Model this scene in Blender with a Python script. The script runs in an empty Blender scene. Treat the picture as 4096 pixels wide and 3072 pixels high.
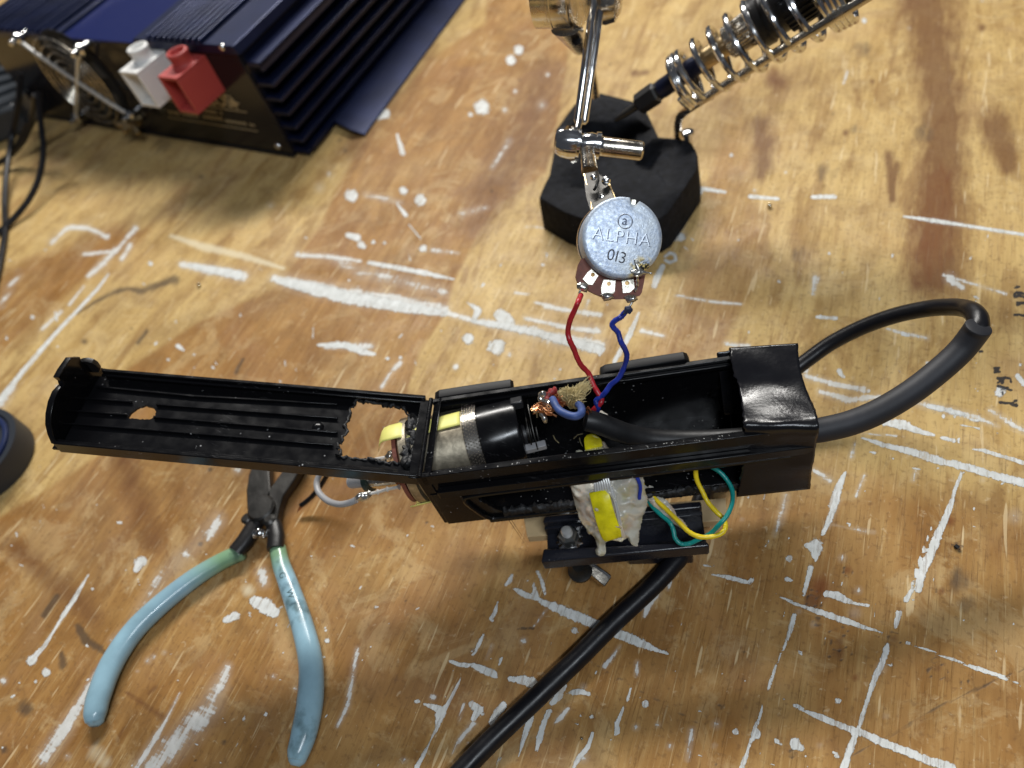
import bpy, bmesh, math, random
import numpy as np
from mathutils import Vector, Matrix
random.seed(7); RNG = np.random.default_rng(5)
S = 0.01                                   # everything below is laid out in centimetres
SC = bpy.context.scene
COL = SC.collection

# ------------------------------------------------------------------ camera (recovered from the vanishing points)
FP = 1560*4096/2212; CXP, CYP = 2048, 1536
_s = 4096/2212
_d = np.array([450*_s, -1210*_s, -FP]); _d /= np.linalg.norm(_d)
_y = np.array([1089*_s, 2419*_s, -FP]); _y -= _y@_d*_d; _y /= np.linalg.norm(_y)
RC = np.array([np.cross(_y, -_d), _y, -_d])          # world = RC @ camera
CAM = np.array([0, 0, 24.0])
cam = bpy.data.cameras.new('camera'); camo = bpy.data.objects.new('camera', cam); COL.objects.link(camo)
m = Matrix([[RC[i][j] for j in range(3)] for i in range(3)]).to_4x4(); m.translation = Vector(CAM*S)
camo.matrix_world = m
cam.sensor_width = 36; cam.lens = 36*1560/2212
cam.clip_start = 0.01; cam.clip_end = 50
cam.dof.use_dof = True; cam.dof.focus_distance = 0.218; cam.dof.aperture_fstop = 10.0; cam.dof.aperture_blades = 0
SC.camera = camo
# ------------------------------------------------------------------ world and lamps
w = bpy.data.worlds.new("World"); SC.world = w; w.use_nodes = True
bg = w.node_tree.nodes['Background']; bg.inputs[0].default_value = (0.80, 0.86, 1.0, 1); bg.inputs[1].default_value = 0.065
def lamp(name, loc, target, sx, sy, power, col, label):
    l = bpy.data.lights.new(name, 'AREA'); l.shape = 'RECTANGLE'; l.size = sx*S; l.size_y = sy*S; l.energy = power; l.color = col
    o = bpy.data.objects.new(name, l); COL.objects.link(o)
    o.location = Vector(loc)*S
    o.rotation_euler = (Vector(target)-Vector(loc)).to_track_quat('-Z', 'Y').to_euler()
    return o
lamp('ceiling_tube_lamp', (-62, 118, 112), (-12, 14, 0), 110, 14, 33.0, (1.0, 0.97, 0.92), '')
lamp('ceiling_tube_lamp', (45, -30, 110), (-10, 14, 0), 60, 10, 8.0, (0.86, 0.93, 1.0), '')
SC.view_settings.view_transform = 'Standard'; SC.view_settings.look = 'None'
SC.view_settings.exposure = 0.0; SC.view_settings.gamma = 1.0; SC.view_settings.use_curve_mapping = False
SC.cycles.max_bounces = 8; SC.cycles.use_denoising = True

# ------------------------------------------------------------------ points of the photograph -> points in the room
REG = dict(A=(0,0,.5425),B=(800,0,.5425),C=(2000,0,.6781),D=(2100,700,.3617),E=(2000,1200,.4521),F=(150,1350,.5425),
  G=(1100,1450,.5425),H=(2000,1600,.5425),I=(2700,1100,.6311),J=(250,1750,.7968),K=(1600,2172,.5425),L=(2800,2000,.6461),
  M=(0,900,.5425),N=(3000,0,.663),P=(2000,0,.4822),Q=(1000,500,.6329),R=(3600,1000,.4219),S=(2100,1500,.226),
  T=(2500,0,.4521),U=(0,2000,.6462),V=(0,0,1.8517))
def px(r, a, b):
    o = REG[r]; return o[0]+a*o[2], o[1]+b*o[2]
def ray(r, a, b):
    u, v = px(r, a, b); return RC@(np.array([u-CXP, CYP-v, -FP])/FP)
def W(r, a, b, z=0.):                      # where that point lies at height z
    q = ray(r, a, b); return CAM+q*((z-CAM[2])/q[2])
def WD(r, a, b, dep): return CAM+ray(r, a, b)*dep
def WP(r, a, b, P0, n):                    # ... on a plane
    q = ray(r, a, b); return CAM+q*(((np.asarray(P0)-CAM)@n)/(q@n))
def unit(v): v = np.asarray(v, float); return v/np.linalg.norm(v)
Z = np.array([0, 0, 1.])

# ------------------------------------------------------------------ mesh helpers
class MB:
    def __init__(s): s.v = []; s.f = []
    def add(s, vs, fs):
        n = len(s.v); s.v += [tuple(map(float, p)) for p in vs]; s.f += [tuple(i+n for i in f) for f in fs]; return s
    def hexa(s, c):                        # 8 corners: bottom loop then top loop
        return s.add(c, [(3,2,1,0),(4,5,6,7),(0,1,5,4),(1,2,6,5),(2,3,7,6),(3,0,4,7)])
    def box(s, c, ex, ey, ez):             # centre and three half vectors
        c, ex, ey, ez = [np.asarray(k, float) for k in (c, ex, ey, ez)]
        return s.hexa([c-ex-ey-ez, c+ex-ey-ez, c+ex+ey-ez, c-ex+ey-ez, c-ex-ey+ez, c+ex-ey+ez, c+ex+ey+ez, c-ex+ey+ez])
    def tube(s, pts, r, seg=12, caps=True, flat=1.0, fn=None, closed=False):
        pts = [np.asarray(p, float) for p in pts]; n = len(pts)
        if np.isscalar(r): r = [r]*n
        t0 = unit(pts[1]-pts[0]); up = Z if abs(t0@Z) < .9 else np.array([1., 0, 0])
        nrm = unit(np.cross(t0, up)) if fn is None else unit(fn)
        vs = []
        for i in range(n):
            if closed: t = pts[(i+1) % n]-pts[i-1]
            else: t = pts[min(i+1, n-1)]-pts[max(i-1, 0)]
            t = unit(t); nrm = unit(nrm-(nrm@t)*t); b = np.cross(t, nrm)
            for k in range(seg):
                a = 2*math.pi*k/seg; vs.append(pts[i]+r[i]*(math.cos(a)*nrm+flat*math.sin(a)*b))
        fs = []
        for i in range(n if closed else n-1):
            j = (i+1) % n
            for k in range(seg):
                k2 = (k+1) % seg; fs.append((i*seg+k, i*seg+k2, j*seg+k2, j*seg+k))
        if caps and not closed:
            fs.append(tuple(range(seg-1, -1, -1))); fs.append(tuple((n-1)*seg+k for k in range(seg)))
        return s.add(vs, fs)
    def lathe(s, c, ax, prof, seg=48, ref=None, wob=None):     # prof: (along axis, radius)
        c = np.asarray(c, float); ax = unit(ax)
        u = unit(np.cross(ax, Z if abs(ax@Z) < .95 else np.array([1., 0, 0]))) if ref is None else unit(ref-(ref@ax)*ax)
        v = np.cross(ax, u); vs = []
        for (h, r) in prof:
            for k in range(seg):
                a = 2*math.pi*k/seg; rr = max(r, 1e-4)*(wob(k/seg, h) if wob else 1)
                vs.append(c+ax*h+rr*(math.cos(a)*u+math.sin(a)*v))
        fs = []
        for i in range(len(prof)-1):
            for k in range(seg):
                k2 = (k+1) % seg; fs.append((i*seg+k, i*seg+k2, (i+1)*seg+k2, (i+1)*seg+k))
        fs.append(tuple(range(seg-1, -1, -1))); fs.append(tuple((len(prof)-1)*seg+k for k in range(seg)))
        return s.add(vs, fs)
    def loft(s, loops, caps=True):
        n = len(loops[0]); vs = [p for L in loops for p in L]; fs = []
        for i in range(len(loops)-1):
            for k in range(n):
                k2 = (k+1) % n; fs.append((i*n+k, i*n+k2, (i+1)*n+k2, (i+1)*n+k))
        if caps: fs.append(tuple(range(n-1, -1, -1))); fs.append(tuple((len(loops)-1)*n+k for k in range(n)))
        return s.add(vs, fs)
    def grid(s, rows):
        n = len(rows[0]); vs = [p for L in rows for p in L]
        return s.add(vs, [(i*n+k, i*n+k+1, (i+1)*n+k+1, (i+1)*n+k) for i in range(len(rows)-1) for k in range(n-1)])
    def build(s, name, mat, parent=None, smooth=35, bevel=0, solid=0, sub=0, seg=2):
        off = np.array(parent['_o']) if parent is not None and '_o' in parent else np.zeros(3)
        me = bpy.data.meshes.new(name); me.from_pydata([((p[0]-off[0])*S, (p[1]-off[1])*S, (p[2]-off[2])*S) for p in s.v], [], s.f)
        bm = bmesh.new(); bm.from_mesh(me); bmesh.ops.recalc_face_normals(bm, faces=bm.faces); bm.to_mesh(me); bm.free()
        return finish(name, me, mat, parent, smooth, bevel, solid, sub, seg)
def finish(name, me, mat, parent=None, smooth=35, bevel=0, solid=0, sub=0, seg=2):
    if smooth:
        me.polygons.foreach_set('use_smooth', [True]*len(me.polygons)); me.set_sharp_from_angle(angle=math.radians(smooth))
    me.materials.append(mat)
    o = bpy.data.objects.new(name, me); COL.objects.link(o)
    if parent is not None:
        o.parent = parent
        o['_o'] = parent['_o'] if '_o' in parent else (0, 0, 0)
    if solid: q = o.modifiers.new('solid', 'SOLIDIFY'); q.thickness = solid*S; q.offset = 0
    if bevel: q = o.modifiers.new('bevel', 'BEVEL'); q.width = bevel*S; q.segments = seg; q.limit_method = 'ANGLE'; q.angle_limit = math.radians(40)
    if sub: q = o.modifiers.new('sub', 'SUBSURF'); q.levels = q.render_levels = sub
    return o
def thing(name, label, cat, loc=(0, 0, 0), group=None):
    o = bpy.data.objects.new(name, None); COL.objects.link(o); o.location = Vector(loc)*S; o['_o'] = [float(k) for k in loc]
    o.empty_display_size = .01
    return tag(o, label, cat, group)
def tag(o, label, cat, group=None):
    o['label'] = label; o['category'] = cat
    if group: o['group'] = group
    return o
def spline(pts, n=10, closed=False):       # Catmull-Rom
    P = [np.asarray(p, float) for p in pts]; out = []; N = len(P)
    for i in range(N if closed else N-1):
        if closed: a, b, c, d = P[i-1], P[i], P[(i+1) % N], P[(i+2) % N]
        else: a, b, c, d = P[max(i-1, 0)], P[i], P[i+1], P[min(i+2, N-1)]
        for k in range(n):
            t = k/n; out.append(.5*((2*b)+(c-a)*t+(2*a-5*b+4*c-d)*t*t+(3*b-a-3*c+d)*t**3))
    if not closed: out.append(P[-1])
    return out
def path(r, pts, n=10):                    # (a, b, z) read off the photograph
    return spline([W(r, a, b, z) for a, b, z in pts], n)
def pathd(r, pts, n=10): return spline([WD(r, a, b, z) for a, b, z in pts], n)
def ragged(poly, amp, step):               # torn outline
    out = []; n = len(poly)
    for i in range(n):
        a, b = np.array(poly[i], float), np.array(poly[(i+1) % n], float); L = np.linalg.norm(b-a); k = max(1, int(L/step))
        for j in range(k): out.append(tuple(a+(b-a)*j/k+RNG.normal(0, amp, 2)))
    return out
def plate(name, outline, holes, th, mat, parent=None, bevel=0, n=None, smooth=30):
    """flat sheet with holes: outline and holes are 3D points (cm) lying on one plane, thickness grows along -n"""
    O = np.mean(outline, axis=0)
    if n is None:
        n = np.zeros(3)
        for i in range(len(outline)): n += np.cross(outline[i]-O, outline[(i+1) % len(outline)]-O)
    n = unit(n); e1 = unit(np.asarray(outline[1])-outline[0]); e1 = unit(e1-(e1@n)*n); e2 = np.cross(n, e1)
    cu = bpy.data.curves.new(name, 'CURVE'); cu.dimensions = '2D'; cu.fill_mode = 'BOTH'; cu.extrude = th*S/2
    if bevel: cu.bevel_depth = bevel*S; cu.bevel_resolution = 2; cu.offset = -bevel*S
    for L in [outline]+list(holes):
        sp = cu.splines.new('POLY'); sp.points.add(len(L)-1); sp.use_cyclic_u = True
        for i, p in enumerate(L): q = np.asarray(p)-O; sp.points[i].co = (q@e1*S, q@e2*S, 0, 1)
    to = bpy.data.objects.new('tmp', cu); me = bpy.data.meshes.new_from_object(to); bpy.data.objects.remove(to); bpy.data.curves.remove(cu)
    off = np.array(parent['_o']) if parent is not None and '_o' in parent else np.zeros(3)
    c = O-n*th/2-off
    for v in me.vertices:
        p = c*S+e1*v.co.x+e2*v.co.y+n*v.co.z; v.co = Vector(p)
    me.name = name
    return finish(name, me, mat, parent, smooth)
def text(name, s, size, org, xd, n, mat, parent, ext=.01, shear=0, weight=0, space=1.0):
    cu = bpy.data.curves.new(name, 'FONT'); cu.body = s; cu.size = size*S; cu.extrude = ext*S; cu.align_x = 'CENTER'; cu.align_y = 'CENTER'
    cu.shear = shear; cu.offset = weight*S; cu.space_character = space
    to = bpy.data.objects.new('tmp', cu); me = bpy.data.meshes.new_from_object(to); bpy.data.objects.remove(to); bpy.data.curves.remove(cu)
    n = unit(n); xd = unit(xd-(xd@n)*n); yd = np.cross(n, xd)
    off = np.array(parent['_o']) if parent is not None and '_o' in parent else np.zeros(3)
    for v in me.vertices: v.co = Vector((np.asarray(org)-off)*S+xd*v.co.x+yd*v.co.y+n*v.co.z)
    me.name = name
    return finish(name, me, mat, parent, 0)
def lump(outline_px, reg, P0, n, th, step, amp, name, mat, parent, seed=1, back=.4, edge=.35):
    """thick irregular blob with the given outline on a plane"""
    n = unit(n); pts = [WP(reg, a, b, P0, n) for a, b in outline_px]
    e1 = unit(np.cross(n, [0.3, 1, 0.1])); e2 = np.cross(n, e1); O = np.mean(pts, axis=0)
    q = np.array([[(p-O)@e1, (p-O)@e2] for p in pts]); lo, hi = q.min(0), q.max(0)
    nx, ny = int((hi[0]-lo[0])/step)+2, int((hi[1]-lo[1])/step)+2
    rr = np.random.default_rng(seed); ph = rr.uniform(0, 6.28, (12, 2)); fr = rr.uniform(2, 22, (12, 2)); wt = 1/(1+np.abs(fr).sum(1)/9)
    top, bot, idx, vs = {}, {}, {}, []
    def dist(x, y):
        ins = False; dm = 9; N = len(q)
        for i in range(N):
            x1, y1 = q[i]; x2, y2 = q[(i+1) % N]
            if (y1 > y) != (y2 > y) and x < (x2-x1)*(y-y1)/(y2-y1)+x1: ins = not ins
            t = max(0, min(1, ((x-x1)*(x2-x1)+(y-y1)*(y2-y1))/((x2-x1)**2+(y2-y1)**2+1e-9)))
            dm = min(dm, math.hypot(x-x1-t*(x2-x1), y-y1-t*(y2-y1)))
        return dm if ins else -dm
    D = {}
    for i in range(nx+1):
        for j in range(ny+1):
            x, y = lo[0]+i*step-step/2, lo[1]+j*step-step/2; D[i, j] = (x, y, dist(x, y))
    fs = []
    def vert(i, j, side):
        k = (i, j, side)
        if D[i, j][2] <= 0: k = (i, j, 0)
        if k in idx: return idx[k]
        x, y, d = D[i, j]
        nz = sum(wt[a]*math.sin(fr[a, 0]*x+ph[a, 0])*math.sin(fr[a, 1]*y+ph[a, 1]) for a in range(12))
        h = 0 if d <= 0 else (min(1, d/edge)**.5)*th*(1 if side > 0 else -back)
        h += amp*nz*(1 if d > 0 else .4)*(1 if side >= 0 else 0)
        jx, jy = rr.normal(0, step*.13, 2)
        vs.append(O+(x+jx)*e1+(y+jy)*e2+n*h); idx[k] = len(vs)-1; return idx[k]
    for i in range(nx):
        for j in range(ny):
            if max(D[a][2] for a in ((i, j), (i+1, j), (i+1, j+1), (i, j+1))) > 0 and sum(D[a][2] > -step*.6 for a in ((i, j), (i+1, j), (i+1, j+1), (i, j+1))) >= 3:
                fs.append(tuple(vert(a, b, 1) for a, b in ((i, j), (i+1, j), (i+1, j+1), (i, j+1))))
                fs.append(tuple(vert(a, b, -1) for a, b in ((i, j+1), (i+1, j+1), (i+1, j), (i, j))))
    fs = [f for f in fs if len(set(f)) > 2]
    m = MB(); m.add(vs, fs); return m.build(name, mat, parent, smooth=80, sub=1)

# ------------------------------------------------------------------ materials
def nt(name):
    m = bpy.data.materials.new(name); m.use_nodes = True; t = m.node_tree
    return m, t, t.nodes['Principled BSDF'], t.nodes.new, (lambda a, b: t.links.new(a, b))
def mat(name, col, rough=.4, metal=0, bump=0, bscale=300, var=0, vscale=60, coat=0, trans=0, dust=0, scratch=0, ior=1.45, sss=0, spec=None, rv=0, dcol=(.5,.5,.5)):
    m, t, b, N, lk = nt(name)
    b.inputs['Base Color'].default_value = (*col, 1); b.inputs['Roughness'].default_value = rough; b.inputs['Metallic'].default_value = metal
    b.inputs['Coat Weight'].default_value = coat; b.inputs['Coat Roughness'].default_value = .08; b.inputs['IOR'].default_value = ior
    b.inputs['Transmission Weight'].default_value = trans
    if spec is not None: b.inputs['Specular IOR Level'].default_value = spec
    if sss: b.inputs['Subsurface Weight'].default_value = sss; b.inputs['Subsurface Scale'].default_value = .002
    tc = N('ShaderNodeTexCoord'); cur = None
    def noise(sc, det=4, dist=0):
        n = N('ShaderNodeTexNoise'); n.inputs['Scale'].default_value = sc; n.inputs['Detail'].default_value = det; n.inputs['Distortion'].default_value = dist
        lk(tc.outputs['Object'], n.inputs['Vector']); return n.outputs['Fac']
    def ramp(x, a, c):
        r = N('ShaderNodeMapRange'); r.inputs[1].default_value = a; r.inputs[2].default_value = c; lk(x, r.inputs[0]); return r.outputs[0]
    def mix(f, a, c):
        x = N('ShaderNodeMix'); x.data_type = 'RGBA'; lk(f, x.inputs[0])
        for s_, i in ((a, 6), (c, 7)):
            if isinstance(s_, tuple): x.inputs[i].default_value = (*s_, 1)
            else: lk(s_, x.inputs[i])
        return x.outputs[2]
    c = tuple(col)
    if var:
        c = mix(ramp(noise(vscale), .3, .7), tuple(k*(1-var) for k in col), tuple(min(1, k*(1+var)) for k in col))
    if dust:
        v = N('ShaderNodeTexVoronoi'); v.inputs['Scale'].default_value = 520; lk(tc.outputs['Object'], v.inputs['Vector'])
        r1 = ramp(v.outputs['Distance'], .17*dust, .09*dust)
        g = N('ShaderNodeMath'); g.operation = 'MULTIPLY'; lk(r1, g.inputs[0]); lk(ramp(noise(90, 3), .57, .70), g.inputs[1])
        c = mix(g.outputs[0], c, dcol)
    if scratch:
        mp = N('ShaderNodeMapping'); mp.inputs['Scale'].default_value = (1, 9, 5); mp.inputs['Rotation'].default_value = (.3, .2, .35); lk(tc.outputs['Object'], mp.inputs['Vector'])
        n2 = N('ShaderNodeTexNoise'); n2.inputs['Scale'].default_value = 160; n2.inputs['Detail'].default_value = 6; n2.inputs['Distortion'].default_value = .6; lk(mp.outputs[0], n2.inputs['Vector'])
        g = N('ShaderNodeMath'); g.operation = 'MULTIPLY'; lk(ramp(n2.outputs['Fac'], .62, .72), g.inputs[0]); lk(ramp(noise(40, 3), .5, .65), g.inputs[1])
        g2 = N('ShaderNodeMath'); g2.operation = 'MULTIPLY'; lk(g.outputs[0], g2.inputs[0]); g2.inputs[1].default_value = scratch
        c = mix(g2.outputs[0], c, tuple(min(1, .12+k) for k in col))
    if not isinstance(c, tuple): lk(c, b.inputs['Base Color'])
    if rv:
        r = N('ShaderNodeMapRange'); r.inputs[1].default_value = .3; r.inputs[2].default_value = .7; r.inputs[3].default_value = max(.02, rough-rv); r.inputs[4].default_value = rough+rv
        lk(noise(vscale*1.7), r.inputs[0]); lk(r.outputs[0], b.inputs['Roughness'])
    if bump:
        bp = N('ShaderNodeBump'); bp.inputs['Strength'].default_value = bump; bp.inputs['Distance'].default_value = .0005
        lk(noise(bscale, 5), bp.inputs['Height']); lk(bp.outputs[0], b.inputs['Normal'])
    return m
PLASTIC = mat('black_plastic', (.004, .004, .0048), .20, dust=1, scratch=.35, rv=.06, vscale=120, spec=.35)
SATP = mat('satin_black_plastic', (.004, .004, .005), .5, spec=.3, scratch=.4)
EDGEP = mat('edge_highlight_plastic', (.02, .02, .022), .3)  # paler grey paints edge highlights on the black cap end
TORN = mat('torn_plastic', (.011, .011, .012), .5, bump=.9, bscale=700, scratch=1, var=.5, vscale=400)
TAPE = mat('vinyl_tape', (.007, .007, .009), .24, bump=.12, bscale=900, rv=.06, vscale=90)
RUBBER = mat('rubber', (.012, .012, .013), .45, bump=.15, bscale=500, rv=.08, vscale=100)
CORD = mat('cord_sheath', (.007, .007, .009), .36, spec=.35, bump=.15, bscale=400, rv=.06, vscale=80)
SLEEVE = mat('shrink_sleeve', (.017, .018, .023), .58, bump=.2, bscale=300, var=.2)
SATIN = mat('satin_steel', (.85, .85, .83), .38, .75)
CHROME = mat('chrome', (.70, .70, .70), .16, 1, var=.15, vscale=90, rv=.05)
NICKEL = mat('nickel', (.58, .53, .45), .22, 1, var=.3, vscale=150, rv=.1, bump=.1, bscale=500)
BRASS = mat('aged_brass', (.45, .34, .19), .35, 1, var=.3, vscale=150)
STEEL = mat('worn_steel', (.055, .053, .050), .42, .85, var=.4, vscale=120, bump=.2, bscale=300)
TIN = mat('solder', (.62, .61, .58), .28, .95, bump=.5, bscale=500, var=.3, vscale=400)
TABM = mat('tinned_tab', (.70, .67, .58), .38, .75, bump=.4, bscale=500, var=.2, vscale=300)
COPPER = mat('copper', (.62, .30, .15), .42, 1, var=.4, vscale=400)
FIBRE = mat('fibre', (.62, .52, .28), .7, var=.3, vscale=300)
REDW = mat('red_insulation', (.42, .018, .028), .35, bump=.2, var=.2, vscale=300)
BLUEW = mat('blue_insulation', (.014, .035, .30), .33, bump=.3, var=.3, vscale=300)
BLUEF = mat('faded_blue_insulation', (.04, .075, .22), .5, bump=.4, var=.3, vscale=300)
YELW = mat('yellow_insulation', (.80, .60, .02), .32)
TEAL = mat('teal_insulation', (.004, .24, .22), .32)
GREYW = mat('grey_insulation', (.33, .33, .34), .4, var=.15)
YTAPE = mat('yellow_tape', (.74, .70, .20), .45, bump=.15, bscale=250, var=.1, vscale=150)
YFILM = mat('yellow_film', (.74, .66, .01), .28, bump=.5, bscale=180, var=.25, vscale=260, rv=.1)
GLUE = mat('hot_glue', (.93, .90, .79), .18, trans=.55, ior=1.40, sss=0, bump=1.0, bscale=300, var=.1, vscale=200)
GOLDY = mat('stained_tin', (.42, .37, .28), .44, .9, var=.3, vscale=500, bump=.06, bscale=1500, rv=.06)
KNURL = mat('knurled_nickel', (.60, .56, .50), .22, 1, bump=.2)
PCB = mat('phenolic_board', (.18, .058, .038), .6, bump=.6, bscale=350, var=.3, vscale=350)
PINE = mat('pine', (.60, .44, .24), .6, var=.14, vscale=90, bump=.2)
HANDLE = mat('handle_vinyl', (.27, .43, .51), .20, bump=.08, bscale=120, var=.16, vscale=90, rv=.10)
BRK = mat('black_powder_coat', (.012, .013, .019), .26, bump=.12, bscale=900, dust=.8, rv=.06)
CAST = mat('cast_iron_paint', (.0065, .007, .0095), .85, bump=1.6, bscale=240, var=.6, vscale=300, spec=.3, dust=.5)
DKPL = mat('bakelite', (.011, .010, .010), .38, bump=.2)
NAVY = mat('navy_anodised', (.011, .017, .055), .34, .5, bump=.1, bscale=400, var=.25, vscale=50, scratch=.3)
NAVYD = mat('navy_fin', (.007, .011, .036), .4, .4, bump=.1, var=.3, vscale=40)
BLUEL = mat('blue_label', (.003, .009, .080), .3, spec=.3, coat=.4, scratch=.5)
PANEL = mat('gloss_panel', (.011, .010, .012), .16, rv=.04, spec=.3)
GREYC = mat('grey_case', (.028, .033, .040), .45, var=.2)
WHITEP = mat('white_plastic', (.78, .77, .74), .38)
REDP = mat('red_plastic', (.42, .058, .050), .5)
GOLDT = mat('gold_print', (.42, .34, .20), .4, .3)
INK = mat('black_ink', (.015, .015, .03), .5)
STSHADE = mat('stamp_painted_shade', (.07, .09, .15), .5, .2)  # painted shade of the stamped relief
STLIT = mat('stamp_painted_highlight', (.62, .68, .76), .4, .4)  # painted highlight of the stamped relief
BLUER = mat('blue_ring_plastic', (.012, .022, .075), .4)
GREYR = mat('grey_ring_plastic', (.022, .026, .034), .5)
WHITEW = mat('white_tinned_wire', (.72, .70, .66), .35, .3)
SILV = mat('silver_ribbon', (.80, .80, .78), .34, .6)
BEADM = mat('bead_metal', (.7, .68, .6), .15, 1)

def tint_glue():
    t = GLUE.node_tree; b = t.nodes['Principled BSDF']; N = t.nodes.new; lk = t.links.new
    src = b.inputs['Base Color'].links[0].from_socket; tc = N('ShaderNodeTexCoord')
    for sc_, lo, hi, col in ((95, .50, .62, (.82, .56, .42)), (140, .54, .64, (.84, .78, .34))):
        n = N('ShaderNodeTexNoise'); n.inputs['Scale'].default_value = sc_; n.inputs['Detail'].default_value = 3; lk(tc.outputs['Object'], n.inputs['Vector'])
        r_ = N('ShaderNodeMapRange'); r_.inputs[1].default_value = lo; r_.inputs[2].default_value = hi; r_.inputs[4].default_value = .55; lk(n.outputs['Fac'], r_.inputs[0])
        m_ = N('ShaderNodeMix'); m_.data_type = 'RGBA'; lk(r_.outputs[0], m_.inputs[0]); lk(src, m_.inputs[6]); m_.inputs[7].default_value = (*col, 1); src = m_.outputs[2]
    lk(src, b.inputs['Base Color'])
tint_glue()

# handle vinyl fades to green near the neck, with grime
def dirty_handle():
    t = HANDLE.node_tree; b = t.nodes['Principled BSDF']; N = t.nodes.new; lk = t.links.new
    src = b.inputs['Base Color'].links[0].from_socket
    at = N('ShaderNodeAttribute'); at.attribute_name = 'fade'
    mx = N('ShaderNodeMix'); mx.data_type = 'RGBA'; lk(at.outputs['Fac'], mx.inputs[0]); lk(src, mx.inputs[6]); mx.inputs[7].default_value = (.20, .34, .20, 1)
    tc = N('ShaderNodeTexCoord'); n = N('ShaderNodeTexNoise'); n.inputs['Scale'].default_value = 170; n.inputs['Detail'].default_value = 6; lk(tc.outputs['Object'], n.inputs['Vector'])
    n3 = N('ShaderNodeTexNoise'); n3.inputs['Scale'].default_value = 35; lk(tc.outputs['Object'], n3.inputs['Vector'])
    ad = N('ShaderNodeMath'); ad.operation = 'ADD'; lk(n.outputs['Fac'], ad.inputs[0]); lk(n3.outputs['Fac'], ad.inputs[1])
    r = N('ShaderNodeMapRange'); r.inputs[1].default_value = 1.13; r.inputs[2].default_value = 1.33; r.inputs[4].default_value = .65; lk(ad.outputs[0], r.inputs[0])
    m2 = N('ShaderNodeMix'); m2.data_type = 'RGBA'; lk(r.outputs[0], m2.inputs[0]); lk(mx.outputs[2], m2.inputs[6]); m2.inputs[7].default_value = (.035, .06, .05, 1)
    lk(m2.outputs[2], b.inputs['Base Color'])
dirty_handle()

# zinc-plated can: cool mottled spangle, flux burn around the solder joint (object space, cm->m)
def zinc(p_burn):
    m, t, b, N, lk = nt('zinc_plate'); tc = N('ShaderNodeTexCoord')
    def noise(sc, det=5):
        n = N('ShaderNodeTexNoise'); n.inputs['Scale'].default_value = sc; n.inputs['Detail'].default_value = det; lk(tc.outputs['Object'], n.inputs['Vector']); return n.outputs['Fac']
    def mr(x, a, c, d=0, e=1):
        r = N('ShaderNodeMapRange'); r.inputs[1].default_value = a; r.inputs[2].default_value = c; r.inputs[3].default_value = d; r.inputs[4].default_value = e; lk(x, r.inputs[0]); return r.outputs[0]
    def mix(f, a, c):
        x = N('ShaderNodeMix'); x.data_type = 'RGBA'; lk(f, x.inputs[0])
        for s_, i in ((a, 6), (c, 7)):
            if isinstance(s_, tuple): x.inputs[i].default_value = (*s_, 1)
            else: lk(s_, x.inputs[i])
        return x.outputs[2]
    def mul(a, c):
        x = N('ShaderNodeMath'); x.operation = 'MULTIPLY'; lk(a, x.inputs[0]); lk(c, x.inputs[1]); return x.outputs[0]
    c = mix(mr(noise(1500, 3), .4, .6), (.40, .48, .62), (.57, .64, .74))
    c = mix(mr(noise(130, 3), .45, .7), c, (.64, .70, .75))
    d = N('ShaderNodeVectorMath'); d.operation = 'DISTANCE'; d.inputs[1].default_value = tuple(p_burn*S); lk(tc.outputs['Object'], d.inputs[0])
    dd = d.outputs['Value']
    c = mix(mul(mr(dd, .0048, .0028), mr(noise(500), .42, .56)), c, (.80, .62, .22))
    c = mix(mul(mr(dd, .0040, .0022), mr(noise(1300), .47, .53)), c, (.012, .010, .008))
    lk(c, b.inputs['Base Color']); b.inputs['Metallic'].default_value = .45
    lk(mr(noise(900), .3, .7, .38, .55), b.inputs['Roughness'])
    bp = N('ShaderNodeBump'); bp.inputs['Strength'].default_value = .25; bp.inputs['Distance'].default_value = .0004; lk(noise(1100), bp.inputs['Height']); lk(bp.outputs[0], b.inputs['Normal'])
    return m

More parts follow.
